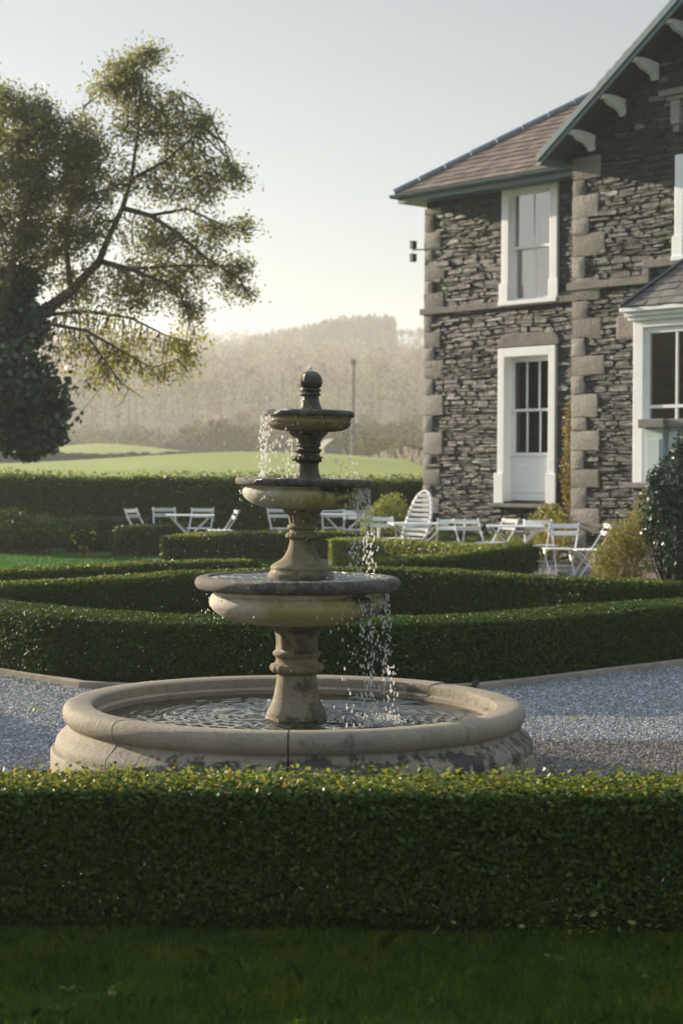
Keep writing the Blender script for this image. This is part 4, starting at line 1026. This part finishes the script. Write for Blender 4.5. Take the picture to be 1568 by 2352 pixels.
# ================================================================ PLANTS BY THE HOUSE
def lpt(u,v,z=0): return (QX+E1[0]*u+NO[0]*v,QY+E1[1]*u+NO[1]*v,z)
p=at(884,1200,30.6)
shrub('lime_bush','round lime green bush with sunlit leaves left of the white armchair','bush',(p.x,p.y,0),[((0,0,.55),(.42,.4,.5),2200),((.12,0,.85),(.28,.3,.32),1100),((-.22,-.1,.4),(.26,.3,.36),700)],.055,M['lime_leaf'])
p=lpt(1.25,.25)
e=shrub('climbing_plant','tall thin climbing plant with orange and yellow leaves between the door and the gable corner','climber',(p[0],p[1],0),
  [((.02,0,2.05),(.17,.14,.8),900),((.0,0,1.4),(.2,.16,.5),600),((.1,0,2.9),(.1,.1,.5),170),((.05,0,3.4),(.07,.07,.22),50)],.06,M['orange_leaf'],True,stem_mat=M['dry_stem'])
for i,(u,v,rx,rz,n,mat,lab,nm) in enumerate((
  (.95,.45,.36,.5,1300,'lime_leaf','bright variegated shrub below the climbing plant at the foot of the wall','shrub'),
  (.35,.9,.3,.26,800,'lime_leaf','low lime green plant behind the right table','plant'),
  (.9,1.3,.4,.24,1000,'lime_leaf','low leafy plant on the ground behind the nearest chair','plant'),
  (-.5,.7,.4,.22,800,'tall_leaf','low green plant at the wall foot below the house door','plant'),
  (-1.3,.8,.35,.24,700,'tall_leaf','low green plant at the wall foot behind the white table by the corner','plant'),
  (-2.0,1.0,.3,.22,600,'lime_leaf','low lime plant under the armchair at the house corner','plant'),
  (1.62,1.15,.34,.55,700,'orange_leaf','reddish brown feathery shrub against the gable corner','shrub'))):
    p=lpt(u,v); shrub(nm,lab,nm,(p[0],p[1],0),[((0,0,rz),(rx,rx*.8,rz),n)],.055,M[mat],True)
p=lpt(-1.25,1.25); shrub('flower_clump','small clump of red flowers beside the table leg near the house corner','flowers',(p[0],p[1],0),[((0,0,.3),(.2,.15,.12),220)],.05,M['red_flower'])
p=at(1435,1300,23.2)
shrub('golden_shrub','yellow and gold feathery shrub left of the dark evergreen at the right','shrub',(p.x,p.y,0),[((-.05,0,.34),(.42,.35,.36),2200),((.16,0,.7),(.3,.3,.34),1500),((.24,.1,1.0),(.16,.2,.24),500),((-.3,-.1,.3),(.2,.25,.28),700),((.02,0,.62),(.2,.2,.3),500),((.3,.1,1.25),(.07,.08,.2),120),((-.18,0,.75),(.1,.1,.18),140)],.05,M['gold_leaf'],True,asp=.32,stem_mat=M['dry_stem'])
p=at(1560,1340,21.6)
shrub('evergreen_shrub','big dark evergreen shrub with glossy leaves at the right edge below the bay window','shrub',(p.x,p.y,0),[((.08,0,.75),(.5,.5,.62),3800),((.05,0,1.35),(.42,.42,.45),2600),((.2,0,1.85),(.28,.3,.34),1200),((-.25,0,1.15),(.26,.3,.32),900),((-.3,0,1.45),(.12,.14,.12),160),((-.05,0,1.75),(.1,.12,.16),120),((-.38,0,.85),(.1,.12,.16),160)],.062,M['dark_leaf'],True,asp=.45)
for i,(px,D,h,lean) in enumerate(((1488,22.3,.6,.02),(1500,22.2,.75,.04),(1515,22.1,.62,.09))): pass
# stick leaning by the last chair, rocks along the bed
pa=at(1352,1318,23.9); pb=at(1376,1245,24.1)
b=MB(); b.tube([(pa.x,pa.y,0),(pb.x,pb.y,pb.z)],.02,7); o=b.build('wooden_stake',M['grey_wood']); tag(o,'dark wooden stake leaning beside the side-on chair at the far right','stake')
for i,(px,D,r,lab) in enumerate(((1295,25.6,.1,'small grey rock behind the nearest chair, leftmost of the bed edging'),(1322,25.4,.12,'grey rock in the bed edging, between two smaller ones'),(1352,25.2,.14,'pale rounded rock behind the leaning wooden stake'),(1372,24.9,.15,'largest pale rock of the bed edging, next to the golden shrub'))):
    bm=bmesh.new(); bmesh.ops.create_icosphere(bm,subdivisions=3,radius=r)
    for v in bm.verts:
        n=.16*math.sin(v.co.x*30+i*3)+.12*math.sin(v.co.y*41+i)+.1*math.sin(v.co.z*37+2*i); v.co*=1+n; v.co.z*=.8
    me=bpy.data.meshes.new('rock'); bm.to_mesh(me); bm.free(); me.materials.append(M['quoin']); me.polygons.foreach_set('use_smooth',[True]*len(me.polygons))
    o=bpy.data.objects.new('rock',me); COL.objects.link(o); p=at(px,1300,D); o.location=(p.x,p.y,r*.55); tag(o,lab,'rock','rocks edging the flower bed')
# shaded plants at the left end of the tall hedge
for px,D,r,h,mat,lab in ((85,32.2,.62,.36,'box_leaf','broad leafy shrub in shade at the left end of the lawn'),(20,31.8,.5,.42,'box_leaf','dark bushy shrub at the left edge, in front of the tall hedge'),(185,33.0,.5,.34,'box_leaf','dark low shrub between the leafy shrub and the box hedge')):
    p=at(px,1280,D); shrub('shrub',lab,'shrub',(p.x,p.y,0),[((0,0,h),(r,r*.7,h),1500)],.085,M[mat])
p=at(195,1240,31.4)
shrub('flower_clump','few yellow flowers in the shaded bed left of the lawn','flowers',(p.x,p.y,0),[((0,0,.3),(.3,.2,.25),26)],.055,M['flower'],True)

# ================================================================ BIG TREE AT THE LEFT
TD=25.0
def pt(px,py,dd=0.): v=at(px,py,TD+dd); return v
T0=pt(-95,1300); 
TR=empty('broadleaf_tree',(T0.x,TD,0),0,'big evergreen broadleaf tree at the left, its boughs reaching out against the pale sky','tree')
toff=Vector((T0.x,TD,0))
limbs=[]   # (list of points, radii)
def limb(pts,r0,r1):
    P=[pt(*p)-toff for p in pts]; limbs.append((P,[r0+(r1-r0)*i/(len(P)-1) for i in range(len(P))]))
P=[Vector((0,0,-.1)),Vector((-.1,0,.9))]+[pt(a,b_,c)-toff for a,b_,c in ((-100,1000,0),(-70,880,0),(0,800,-.1),(90,725,0),(165,668,.05),(228,600,.1))]
limbs.append((P,[.34,.3,.27,.24,.17,.095,.068,.052]))
limb([(228,600,.1),(252,540,.1),(282,478,.1),(302,412,.1),(318,300,.05),(322,210,0),(308,120,0)],.05,.007)
limb([(-100,1000,0),(-120,780,.3),(-60,560,.3),(-20,380,.2),(20,240,.2)],.15,.01)
limb([(0,800,-.1),(20,640,-.4),(60,480,-.5),(110,330,-.4),(120,235,-.3)],.08,.008)
limb([(165,668,0),(150,560,.3),(170,430,.4),(200,300,.4),(190,235,.4)],.045,.006)
limb([(282,478,.1),(345,495,.1),(400,530,0),(470,590,-.1),(550,640,-.1),(580,690,0)],.04,.006)
limb([(345,495,.1),(430,480,.2),(520,520,.2),(600,530,.2)],.026,.005)
limb([(302,412,.1),(380,370,-.2),(450,310,-.2),(500,250,-.1)],.03,.005)
limb([(318,300,0),(380,240,.2),(430,210,.2)],.02,.004)
limb([(228,600,.1),(300,618,-.2),(380,650,-.3),(450,720,-.3)],.045,.006)
limb([(300,618,-.2),(400,610,-.1),(480,610,0),(560,610,0)],.025,.005)
limb([(0,800,-.1),(120,745,-.5),(200,760,-.5),(270,800,-.4),(350,845,-.4),(440,815,-.4)],.035,.004)
limb([(90,725,0),(200,715,.3),(300,730,.3),(380,770,.2),(440,790,.2)],.032,.004)
limb([(200,770,-.5),(250,840,-.5),(280,880,-.5),(330,915,-.5)],.02,.004)
limb([(-70,880,.2),(40,870,.3),(100,940,.3),(115,1010,.3)],.06,.01)
b=MB()
for P,rd in limbs: b.tube(P,rd,8)
trunk=b.build('trunk',M['bark'],TR,60)
LP=np.array([tuple(p) for P,_ in limbs for i in range(len(P)-1) for p in [P[i].lerp(P[i+1],t/6) for t in range(6)]])
crown=[(40,330,90,100,70),(110,390,100,100,75),(30,470,100,110,75),(120,510,100,90,65),(180,330,75,70,42),(60,255,70,45,22),(215,410,70,80,42),(-60,400,90,160,50),
 (20,600,90,70,34),(110,600,90,70,34),(200,520,60,60,20),(-60,620,80,100,25),(10,215,35,30,6),
 (320,150,50,40,12),(350,125,40,25,6),(270,170,50,35,9),(250,205,60,35,10),(300,215,60,45,16),(360,240,55,40,13),(320,290,75,55,24),(400,300,55,45,14),(440,275,40,30,7),(470,300,32,26,6),
 (420,370,65,45,18),(500,400,50,32,11),(545,420,25,14,3),(360,430,70,50,20),(460,450,65,36,15),(535,400,25,25,4),(545,525,45,20,8),(480,535,50,28,10),(400,560,60,36,14),(480,600,60,32,13),(550,615,32,28,7),(560,680,26,14,4),
 (410,650,65,42,15),(330,560,60,50,16),(350,635,70,45,18),(260,670,90,45,18),(440,715,32,26,9),(330,700,70,30,11),(200,700,80,40,14),(520,650,40,40,6)]
side=MB(); extra=[]
for (px,py,rx,ry,n) in crown:
    for q in range(2):
        c=np.array(tuple(pt(px+rnd.uniform(-.5,.5)*rx,py+rnd.uniform(-.4,.4)*ry,rnd.gauss(0,.25))-toff)); d=np.linalg.norm(LP-c-np.array([0,0,.25]),axis=1); o=LP[int(np.argmin(d))]; v=c-o; L=np.linalg.norm(v)
        if L<.12: continue
        out=np.array([v[0]*.5,v[1]*.3,.02*L])*.3
        P=[o,o+v*.35+RG.normal(size=3)*.06*L+np.array([0,0,.07*L]),o+v*.7+RG.normal(size=3)*.05*L+np.array([0,0,.05*L]),c,c+out+RG.normal(size=3)*.04]
        side.tube(P,[.016,.012,.009,.006,.003],5,cap=False); extra+=[P[i]+(P[i+1]-P[i])*t for i in range(4) for t in (.2,.6,1.)]
LP=np.concatenate([LP,np.array(extra)])
def grow(blobs, per, lsz, mat, name, tw, parent, asp=.42, droop=0., leaf_per=26, spreadd=.55, twmat='bark'):
    b=side if name=='crown' else MB(); PP=[];NN=[]
    if name=='crown':      # leaves along the side branches too
        for q in extra[2::3]:
            PP.append(q[None]+RG.normal(size=(5,3))*.09); NN.append(RG.normal(size=(5,3))*.5+np.array([0,-.2,.6]))
    for (px,py,rx,ry,n) in blobs:
        for _ in range(int(n*per)):
            a=rnd.uniform(0,2*PI); q=math.sqrt(rnd.random()); dd=rnd.gauss(0,max(rx,ry)*.0061*.55)
            tip=np.array(tuple(pt(px+rx*q*math.cos(a),py+ry*q*math.sin(a),dd)-toff))
            d=np.linalg.norm(LP-tip-np.array([0,0,.12]),axis=1); d=d*(.7+.6*RG.random(len(d)))
            o=LP[int(np.argmin(d))]; v=tip-o; L=np.linalg.norm(v)
            if L<.05: continue
            mids=[o+v*t+RG.normal(size=3)*.05*L*np.array([1,1,.8])+np.array([0,0,(.10-droop*.4)*L*math.sin(t*PI)]) for t in (.33,.66)]
            if tw: b.tube([o,mids[0],mids[1],tip],[.006,.0045,.003,.0015],3,cap=False)
            k=max(3,int(rnd.gauss(leaf_per,leaf_per*.3))); t=1-np.abs(RG.normal(size=k))*.34*min(1,.6/L)
            base=o[None]+v[None]*t[:,None]; PP.append(base+RG.normal(size=(k,3))*np.array([.09,.09,.075])); NN.append(RG.normal(size=(k,3))*.5+np.array([0,-.2,.6]))
    P=np.concatenate(PP);Nv=unit(np.concatenate(NN))
    mesh_polys(name,leaves(P,Nv,lsz,lsz*asp,4,spreadd),mat,parent)
    if tw: b.build('twigs',M[twmat],parent)
grow(crown,4.2,.066,M['holly_leaf'],'crown',True,TR,.42,leaf_per=15)
droopy=[(250,790,90,40,16),(350,830,90,45,16),(430,790,40,35,8),(200,850,80,40,13),(160,790,60,40,8),(300,880,90,30,7),(440,850,30,30,4)]
grow(droopy,4.,.06,M['yellow_leaf'],'lower_crown',True,TR,.5,droop=.9,leaf_per=13)
# ivy
IV=empty('ivy',toff,0,'dark blue-green ivy hanging from the low bough and trunk at the left edge','ivy')
ivb=[(38,712,48,62,44),(40,655,38,30,16),(55,890,85,55,60),(65,970,80,55,60),(40,1020,65,36,34),(110,930,48,45,24),(10,800,45,70,34),(-40,900,70,130,60),(90,790,24,30,4),(10,745,55,55,34),(120,1010,30,40,10)]
grow(ivb,1.2,.105,M['ivy_leaf'],'foliage',True,IV,.75,droop=.6,leaf_per=30,spreadd=.5,twmat='twig')
# heavier inner growth behind the ivy face
PP=[]
for px,py,rx,ry,n in ivb:
    for _ in range(n*2):
        a=rnd.uniform(0,2*PI);q=math.sqrt(rnd.random())*.8; PP.append(tuple(pt(px+rx*q*math.cos(a),py+ry*q*math.sin(a),.25+abs(rnd.gauss(0,.15)))-toff))
PP=np.array(PP); mesh_polys('inner_foliage',leaves(PP,np.tile([[0,-1.,.3]],(len(PP),1)),.13,.1,4,.6),M['ivy_leaf'],IV)

# ================================================================ BACKGROUND
def tz(x,y): return float(terrain(x,y))
def on_ground(px,D): 
    a,_=ray(px,1000); return a*D,D,tz(a*D,D)
def bare_tree(name,label,loc,h,spread,mat,group=None,seed=1,n=3,twigs=True,thick=1.):
    r=random.Random(seed); e=empty(name,loc,0,label,'tree',group); b=MB(); tips=[]
    def br(p,d,L,rad,lev):
        q=p+d*L; m=p.lerp(q,.5)+Vector((r.gauss(0,1),r.gauss(0,1),0))*L*.05
        b.tube([p,m,q],[rad,rad*.85,rad*.65],5 if lev<2 else 3,cap=False)
        if lev>=4: tips.append(q); return
        for k in range(3 if lev<3 else 3):
            dv=(d+Vector((r.gauss(0,spread),r.gauss(0,spread),r.uniform(-.1,.45)))).normalized(); br(m.lerp(q,r.uniform(.4,1)),dv,L*r.uniform(.6,.85),rad*.55,lev+1)
    br(Vector((0,0,-.2)),Vector((r.gauss(0,.05),r.gauss(0,.05),1)).normalized(),h*.34,h*.022*thick,0)
    b.build('branches',mat,e)
    if twigs:
        T=np.array([tuple(t) for t in tips]); T=np.repeat(T,8,0)+RG.normal(size=(len(T)*8,3))*h*.04
        mesh_polys('crown',leaves(T,np.tile([[0,0,1.]],(len(T),1)),h*.09,h*.012,4,1.5),mat,e)
    return e
# woodland on the hillside: one mass of leafless crowns
def wood(name,label,cat,trees,per,mat,sl,sw,shape='round'):
    VV=[]
    for x,y,h,r in trees:
        z0=tz(x,y)-.3
        n=per if h>4 else per//2
        d=unit(RG.normal(size=(n,3))+np.array([0,0,.25])); rr=RG.random((n,1))**.28
        if shape=='round':
            P=d*rr*np.array([[r,r,h*.4]])+np.array([[0,0,h*.58]]); P[:,2]+=RG.normal(size=n)*.2
            Nv=unit(np.cross(d+.01,RG.normal(size=(n,3))))
        else:
            t=RG.random(n)**1.5; a=RG.uniform(0,2*PI,n); q=r*(1-t)*np.sqrt(RG.random(n)); P=np.stack([np.cos(a)*q,np.sin(a)*q,.5+t*(h-.5)],-1); Nv=np.stack([np.cos(a),np.sin(a),np.full(n,.6)],-1)
        P=P+np.array([[x,y,z0]])
        VV.append(leaves(P,Nv,sl*(h/9),sw*(h/9),4,.5))
        # trunk as two crossed slivers
        if shape=='round':
            w=.018*h
            for ax in ((1,0),(0,1)):
                VV.append(np.array([[(x-ax[0]*w,y-ax[1]*w,z0),(x+ax[0]*w,y+ax[1]*w,z0),(x+ax[0]*w*.4,y+ax[1]*w*.4,z0+h*.7),(x-ax[0]*w*.4,y-ax[1]*w*.4,z0+h*.7)]]))
    o=mesh_polys(name,np.concatenate(VV),mat); return tag(o,label,cat,kind='stuff')
tr=[]
yy=262.
while yy<690:
    stp=5.0+yy*.005; half=yy*.235+12; x=-half+RG.uniform(0,stp)
    while x<yy*.075+14:
        xx=x+RG.normal()*1.2; y2=yy+RG.normal()*2.2
        px=CX+xx/y2*F
        if not (y2>640 and px>735) and not (y2<285 and RG.random()<.5):
            h=RG.uniform(5.,11.)*(1 if y2>300 else .75); tr.append((xx,y2,h,h*RG.uniform(.26,.4)))
        x+=stp*RG.uniform(.8,1.25)
    yy+=stp*1.25
wood('woodland','leafless brown wood covering the hazy hillside behind the field','woodland',tr,115,M['bare_wood'],1.05,.22)
tr=[]
for _ in range(560):
    y2=RG.uniform(610,708); px=RG.uniform(570,905)
    if y2<640 and px<700: continue
    tr.append(((px-CX)/F*y2,y2,RG.uniform(8.5,13.5)*min(1,.42+.58*max(0,(px-560)/230)),RG.uniform(1.6,2.4)))
wood('conifer_plantation','dark conifer plantation along the hilltop','woodland',tr,130,M['conifer'],1.4,.6,'cone')
# evergreen scrub and bushes along the foot of the wood
tr=[]
for _ in range(330):
    y2=RG.uniform(205,262); px=RG.uniform(60,985)
    if y2<235 and px<430: continue
    h=RG.uniform(2.2,4.8); tr.append(((px-CX)/F*y2,y2,h,h*RG.uniform(.5,.8)))
for _ in range(70):
    y2=RG.uniform(120,200); px=RG.uniform(835,1010); h=RG.uniform(1.4,2.6); tr.append(((px-CX)/F*y2,y2,h,h*RG.uniform(.6,1.)))
wood('scrub','olive brown scrub and bushes at the foot of the wood','scrub',tr,150,M['scrub'],1.5,.6)
# single bare trees that stand out
for i,(px,D,h,lab) in enumerate(((475,205,3.9,'pale slender bare tree on the far field edge, left of the fountain'),(545,240,6.5,'taller bare tree in front of the wood, just left of the fountain top bowl'),(857,190,4.4,'pale bare tree right of the utility pole, in front of the wood'),(950,640,11,'tall bare tree on the skyline between the conifers and the house'),(925,660,10,'thin bare tree on the skyline next to the conifer plantation'),(300,230,4.5,'pale rounded bare tree behind the grassy mound at the left'),(960,250,7.5,'bare tree in the wood beside the corner of the house'))):
    x,y,z=on_ground(px,D); bare_tree('bare_tree',lab,(x,y,z),h,.42,M['bare_wood'],'single bare trees beyond the field',i+3,thick=.9)
# poles
x,y,z=on_ground(810,118)
PO=empty('utility_pole',(x,y,z-.2),0,'tall wooden utility pole standing at the field wall right of the fountain','pole')
top=EYE+(HY-826)/F*118-z+.2
b=MB(); b.tube([(0,0,0),(.01,0,top)],[.12,.085],8); b.build('pole_shaft',M['pole_wood'],PO)
b=MB(); b.box(-.16,.2,-.06,.06,top-.35,top-.05); b.tube([(-.1,0,top-.05),(-.1,0,top+.12)],.03,5); b.tube([(.1,0,top-.05),(.1,0,top+.1)],.03,5); b.build('insulator_bracket',M['pole_wood'],PO)
x,y,z=on_ground(270,215); top=EYE+(HY-955)/F*215-z
PO=empty('utility_pole',(x,y,z),0,'thin distant pole at the left beyond the grassy mound','pole')
b=MB(); b.tube([(0,0,-.2),(0,0,top)],[.12,.09],6); b.build('pole_shaft',M['pole_wood'],PO); b=MB(); b.box(-.35,.35,-.05,.05,top-.3,top-.1); b.build('crossarm',M['pole_wood'],PO)
# barn
x,y,z=on_ground(756,150); BN=empty('barn',(x,y,z-.2),R(20),'small pale stone field barn behind the fountain, right of its upper column','barn')
b=MB(); b.box(-.75,.75,-.9,.9,0,1.45); b.prism([(-.75,1.45),(.75,1.45),(0,2.05)],1,-.9,.9); b.build('wall',M['barn'],BN)
b=MB(); b.prism([(-.85,1.38),(0,2.08),(.85,1.38),(.85,1.46),(0,2.16),(-.85,1.46)],1,-1,1); b.build('roof',M['barn_roof'],BN)
# dry stone walls
def drywall(label,pts,h,seed):
    r=random.Random(seed); b=MB()
    for (p0,D0),(p1,D1) in zip(pts[:-1],pts[1:]):
        x0,y0,_=on_ground(p0,D0); x1,y1,_=on_ground(p1,D1); L=math.hypot(x1-x0,y1-y0); n=max(2,int(L/.42))
        for i in range(n):
            for c in range(4):
                t=(i+.5+r.uniform(-.2,.2))/n; x=x0+(x1-x0)*t; y=y0+(y1-y0)*t; z=tz(x,y)-.15+c*h/4; a=math.atan2(y1-y0,x1-x0)+r.gauss(0,.12)
                Mx=Matrix.Translation((x,y,z))@Matrix.Rotation(a,4,'Z')@Matrix.Rotation(r.gauss(0,.1),4,'X'); w=L/n*r.uniform(.45,.6)
                hh=h/4*r.uniform(.9,1.25)+(r.uniform(0,.14) if c==3 else 0); b.box(-w,w,-.22*r.uniform(.8,1.1),.22*r.uniform(.8,1.1),0,hh,0,Mx)
    o=b.build('stone_wall',M['fieldstone']); tag(o,label,'stone wall')
drywall('long dry stone wall across the left of the bright field',[(-120,104),(150,116),(400,122),(700,128)],1.05,1)
drywall('dry stone wall on the field crest behind the fountain and pole',[(690,131),(830,126),(905,112),(985,88),(1060,70)],.8,2)
drywall('far dry stone wall behind the grassy mound',[(380,196),(520,205),(640,212),(760,216)],1.0,3)
x,y,z=on_ground(672,132); GA=empty('field_gate',(x,y,z),0,'pale wooden field gate in the wall left of the fountain','gate')
b=MB(); 
for k in range(4): b.box(-1.0,1.0,-.03,.03,.35+k*.26,.45+k*.26)
b.build('rails',M['pole_wood'],GA); b=MB(); b.box(-1.12,-1.0,-.06,.06,-.2,1.35); b.box(1.0,1.12,-.06,.06,-.2,1.35); b.build('posts',M['pole_wood'],GA)
# tree belt west of the garden (mirrored in the window panes)
tr=[]
for _ in range(16):
    tr.append((-38-RG.uniform(0,6),24+RG.random()*13,RG.uniform(7.5,11.),RG.uniform(1.8,2.6)))
wood('tree_belt','belt of trees west of the garden','trees',tr,260,M['scrub'],1.2,.6)

# ================================================================ FRONT LAWN BLADES
n=120000
X=RG.uniform(-1.75,1.75,n); Y=RG.uniform(4.5,5.88,n); ok=np.abs(X)<Y*.2+.25; X=X[ok];Y=Y[ok]
pt_=.5+.5*np.sin(X*5+np.sin(Y*7))*np.sin(Y*6+1.3*np.sin(X*4)); H=RG.gamma(5,.0052,len(X))*(.55+.9*pt_)*np.where(Y>5.72,.75,1)
a=RG.uniform(0,2*PI,len(X)); wv=np.stack([np.cos(a),np.sin(a),0*a],-1)*.0016; ld=RG.uniform(0,2*PI,len(X)); le=RG.random(len(X))*.85
b0=np.stack([X,Y,0*X+.004],-1); md=b0+np.stack([np.cos(ld)*le*H*.3,np.sin(ld)*le*H*.3,H*.6],-1); tp_=b0+np.stack([np.cos(ld)*le*H,np.sin(ld)*le*H,H*(1-.35*le)],-1)
VV=np.stack([b0-wv,b0+wv,md+wv*.8,tp_,md-wv*.8],1)
tag(mesh_polys('grass',VV,M['blade']),'short dark green grass of the shaded lawn in front of the hedge','grass',kind='stuff')
# clover-like weeds in the lawn
PP=[];NN=[]
for _ in range(60):
    c=np.array([rnd.uniform(-1.5,1.5),rnd.uniform(4.6,5.95),.02]); k=rnd.randrange(4,9); PP.append(c+RG.normal(size=(k,3))*np.array([.02,.02,.006])); NN.append(np.tile([[0,0,1.]],(k,1)))
mesh=mesh_polys('weeds',leaves(np.concatenate(PP),np.concatenate(NN),.024,.015,6,.5),M['blade']); tag(mesh,'small broad-leaved weeds scattered through the shaded lawn','weeds',kind='stuff')
# middle lawn grass, left
n=60000; Y=RG.uniform(20.5,31.5,n); X=RG.uniform(-7.2,-.8,n); ok=(X>-Y*.205-.3)&(Y>18+ (X+3.5)*1.1+1.2); X=X[ok];Y=Y[ok]
H=RG.uniform(.02,.05,len(X)); a=RG.uniform(0,2*PI,len(X)); wv=np.stack([np.cos(a),np.sin(a),0*a],-1)*.006; b0=np.stack([X,Y,0*X],-1); tp_=b0+np.stack([RG.normal(size=len(X))*.012,RG.normal(size=len(X))*.012,H],-1)
VV=np.stack([b0-wv,b0+wv,tp_],1)
tag(mesh_polys('grass',VV,leaf_mat('lit_grass',[(0,(.018,.085,.006)),(1,(.04,.125,.01))],.5,.35,(.1,.3,.01))),'mown bright green grass of the lawn behind the left box hedges','grass',kind='stuff')
# pale leaves added as sun flecks at the right foot of the front hedge, fallen leaves and tufts on the gravel
PP=[];NN=[]
for cx,cy,r,k in ((.34,5.82,.05,26),(.74,5.79,.09,60),(.86,5.84,.1,90),(1.0,5.83,.09,60),(1.22,5.9,.1,70),(1.32,5.92,.09,60)):
    P=np.stack([cx+RG.normal(size=k)*r,cy+RG.normal(size=k)*.04,np.abs(RG.normal(size=k))*.05+.01],-1); PP.append(P); NN.append(np.tile([[0,-.3,1.]],(k,1)))
tag(mesh_polys('sun_flecks',leaves(np.concatenate(PP),np.concatenate(NN),.024,.011,6,.7),M['lime_leaf']),'pale green leaves added as sun flecks in the gap under the right part of the front hedge','sun flecks',kind='stuff')
PP=[];NN=[]
for px,py,k in ((1318,1652,16),(1345,1540,8),(82,1642,22),(130,1720,6),(203,1790,16)):
    D=EYE*F/(py-HY); x,_=at(px,py,D).xy; P=np.stack([x+RG.normal(size=k)*.025,D+RG.normal(size=k)*.02,np.abs(RG.normal(size=k))*.008+.014],-1); PP.append(P);NN.append(np.tile([[0,0,1.]],(k,1)))
tag(mesh_polys('weeds',leaves(np.concatenate(PP),np.concatenate(NN),.022,.009,6,.6),M['lime_leaf']),'small tufts of weeds growing in the gravel','weeds',kind='stuff')

# ================================================================ AIR, SKY, SUN, CAMERA
b=MB(); b.box(-1300,1300,-60,1250,-80,72)
hz=b.build('haze',[]); nt=bpy.data.materials.new('haze'); nt.use_nodes=True; t=nt.node_tree; t.nodes.clear()
out=t.nodes.new('ShaderNodeOutputMaterial'); pv=t.nodes.new('ShaderNodeVolumePrincipled'); pv.inputs['Density'].default_value=.00078; pv.inputs['Color'].default_value=(.95,.95,.93,1); pv.inputs['Anisotropy'].default_value=.35
t.links.new(pv.outputs[0],out.inputs['Volume']); hz.data.materials.clear(); hz.data.materials.append(nt); tag(hz,kind='stuff')
SUN_AZ=R(50); SUN_EL=R(13.5)
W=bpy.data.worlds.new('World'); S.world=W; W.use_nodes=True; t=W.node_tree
sk=t.nodes.new('ShaderNodeTexSky'); sk.sky_type='NISHITA'; sk.sun_disc=False; sk.sun_elevation=SUN_EL; sk.sun_rotation=-SUN_AZ; sk.air_density=1.0; sk.dust_density=.1; sk.ozone_density=1.6
hs=t.nodes.new('ShaderNodeHueSaturation'); hs.inputs['Saturation'].default_value=.48   # thin pale veil over the whole sky
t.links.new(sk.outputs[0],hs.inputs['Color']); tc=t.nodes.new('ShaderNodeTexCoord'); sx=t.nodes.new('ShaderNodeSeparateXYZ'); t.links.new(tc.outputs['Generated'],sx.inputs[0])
mr=t.nodes.new('ShaderNodeMapRange'); mr.interpolation_type='SMOOTHSTEP'; mr.inputs[1].default_value=.36; mr.inputs[2].default_value=.75; t.links.new(sx.outputs[2],mr.inputs[0])   # unseen bright cloud added to raise ambient light, begins some 21 degrees up
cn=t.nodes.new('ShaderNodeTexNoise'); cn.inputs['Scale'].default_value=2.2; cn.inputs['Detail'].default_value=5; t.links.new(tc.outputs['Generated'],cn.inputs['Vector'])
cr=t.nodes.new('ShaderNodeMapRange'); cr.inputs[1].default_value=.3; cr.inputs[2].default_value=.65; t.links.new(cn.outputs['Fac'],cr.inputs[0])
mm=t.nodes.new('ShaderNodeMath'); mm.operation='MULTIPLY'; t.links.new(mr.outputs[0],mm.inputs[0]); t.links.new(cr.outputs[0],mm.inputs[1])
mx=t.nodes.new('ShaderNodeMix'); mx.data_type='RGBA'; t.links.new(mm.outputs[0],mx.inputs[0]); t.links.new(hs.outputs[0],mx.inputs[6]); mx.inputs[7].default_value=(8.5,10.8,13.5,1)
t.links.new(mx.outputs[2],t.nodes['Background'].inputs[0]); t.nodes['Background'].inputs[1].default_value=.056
sd=bpy.data.lights.new('sun','SUN'); sd.energy=5.0; sd.angle=R(.6); sd.color=(1,.85,.64)
so=bpy.data.objects.new('sun',sd); COL.objects.link(so)
sv=Vector((-math.sin(SUN_AZ)*math.cos(SUN_EL),math.cos(SUN_AZ)*math.cos(SUN_EL),math.sin(SUN_EL)))
so.rotation_euler=(-sv).to_track_quat('-Z','Y').to_euler(); so.location=sv*50
cd=bpy.data.cameras.new('camera'); co=bpy.data.objects.new('camera',cd); COL.objects.link(co); S.camera=co
cd.sensor_fit='VERTICAL'; cd.sensor_height=36; cd.lens=F/2352*36; cd.shift_y=-(2352/2-HY)/2352
cd.clip_start=.1; cd.clip_end=6000
co.matrix_world=Matrix.Translation((0,0,EYE))@Matrix.Rotation(PI/2,4,'X')@Matrix.Rotation(ROLL,4,'Z')
cd.dof.use_dof=True; cd.dof.focus_distance=8.4; cd.dof.aperture_fstop=4.5
S.view_settings.view_transform='Standard'; S.view_settings.look='None'; S.view_settings.exposure=1.06; S.view_settings.gamma=1
c=S.cycles; c.use_denoising=True; c.max_bounces=8; c.diffuse_bounces=3; c.glossy_bounces=4; c.transmission_bounces=5; c.transparent_max_bounces=8; c.volume_bounces=1; c.caustics_reflective=False; c.caustics_refractive=False
c.volume_step_rate=5; c.sample_clamp_indirect=6
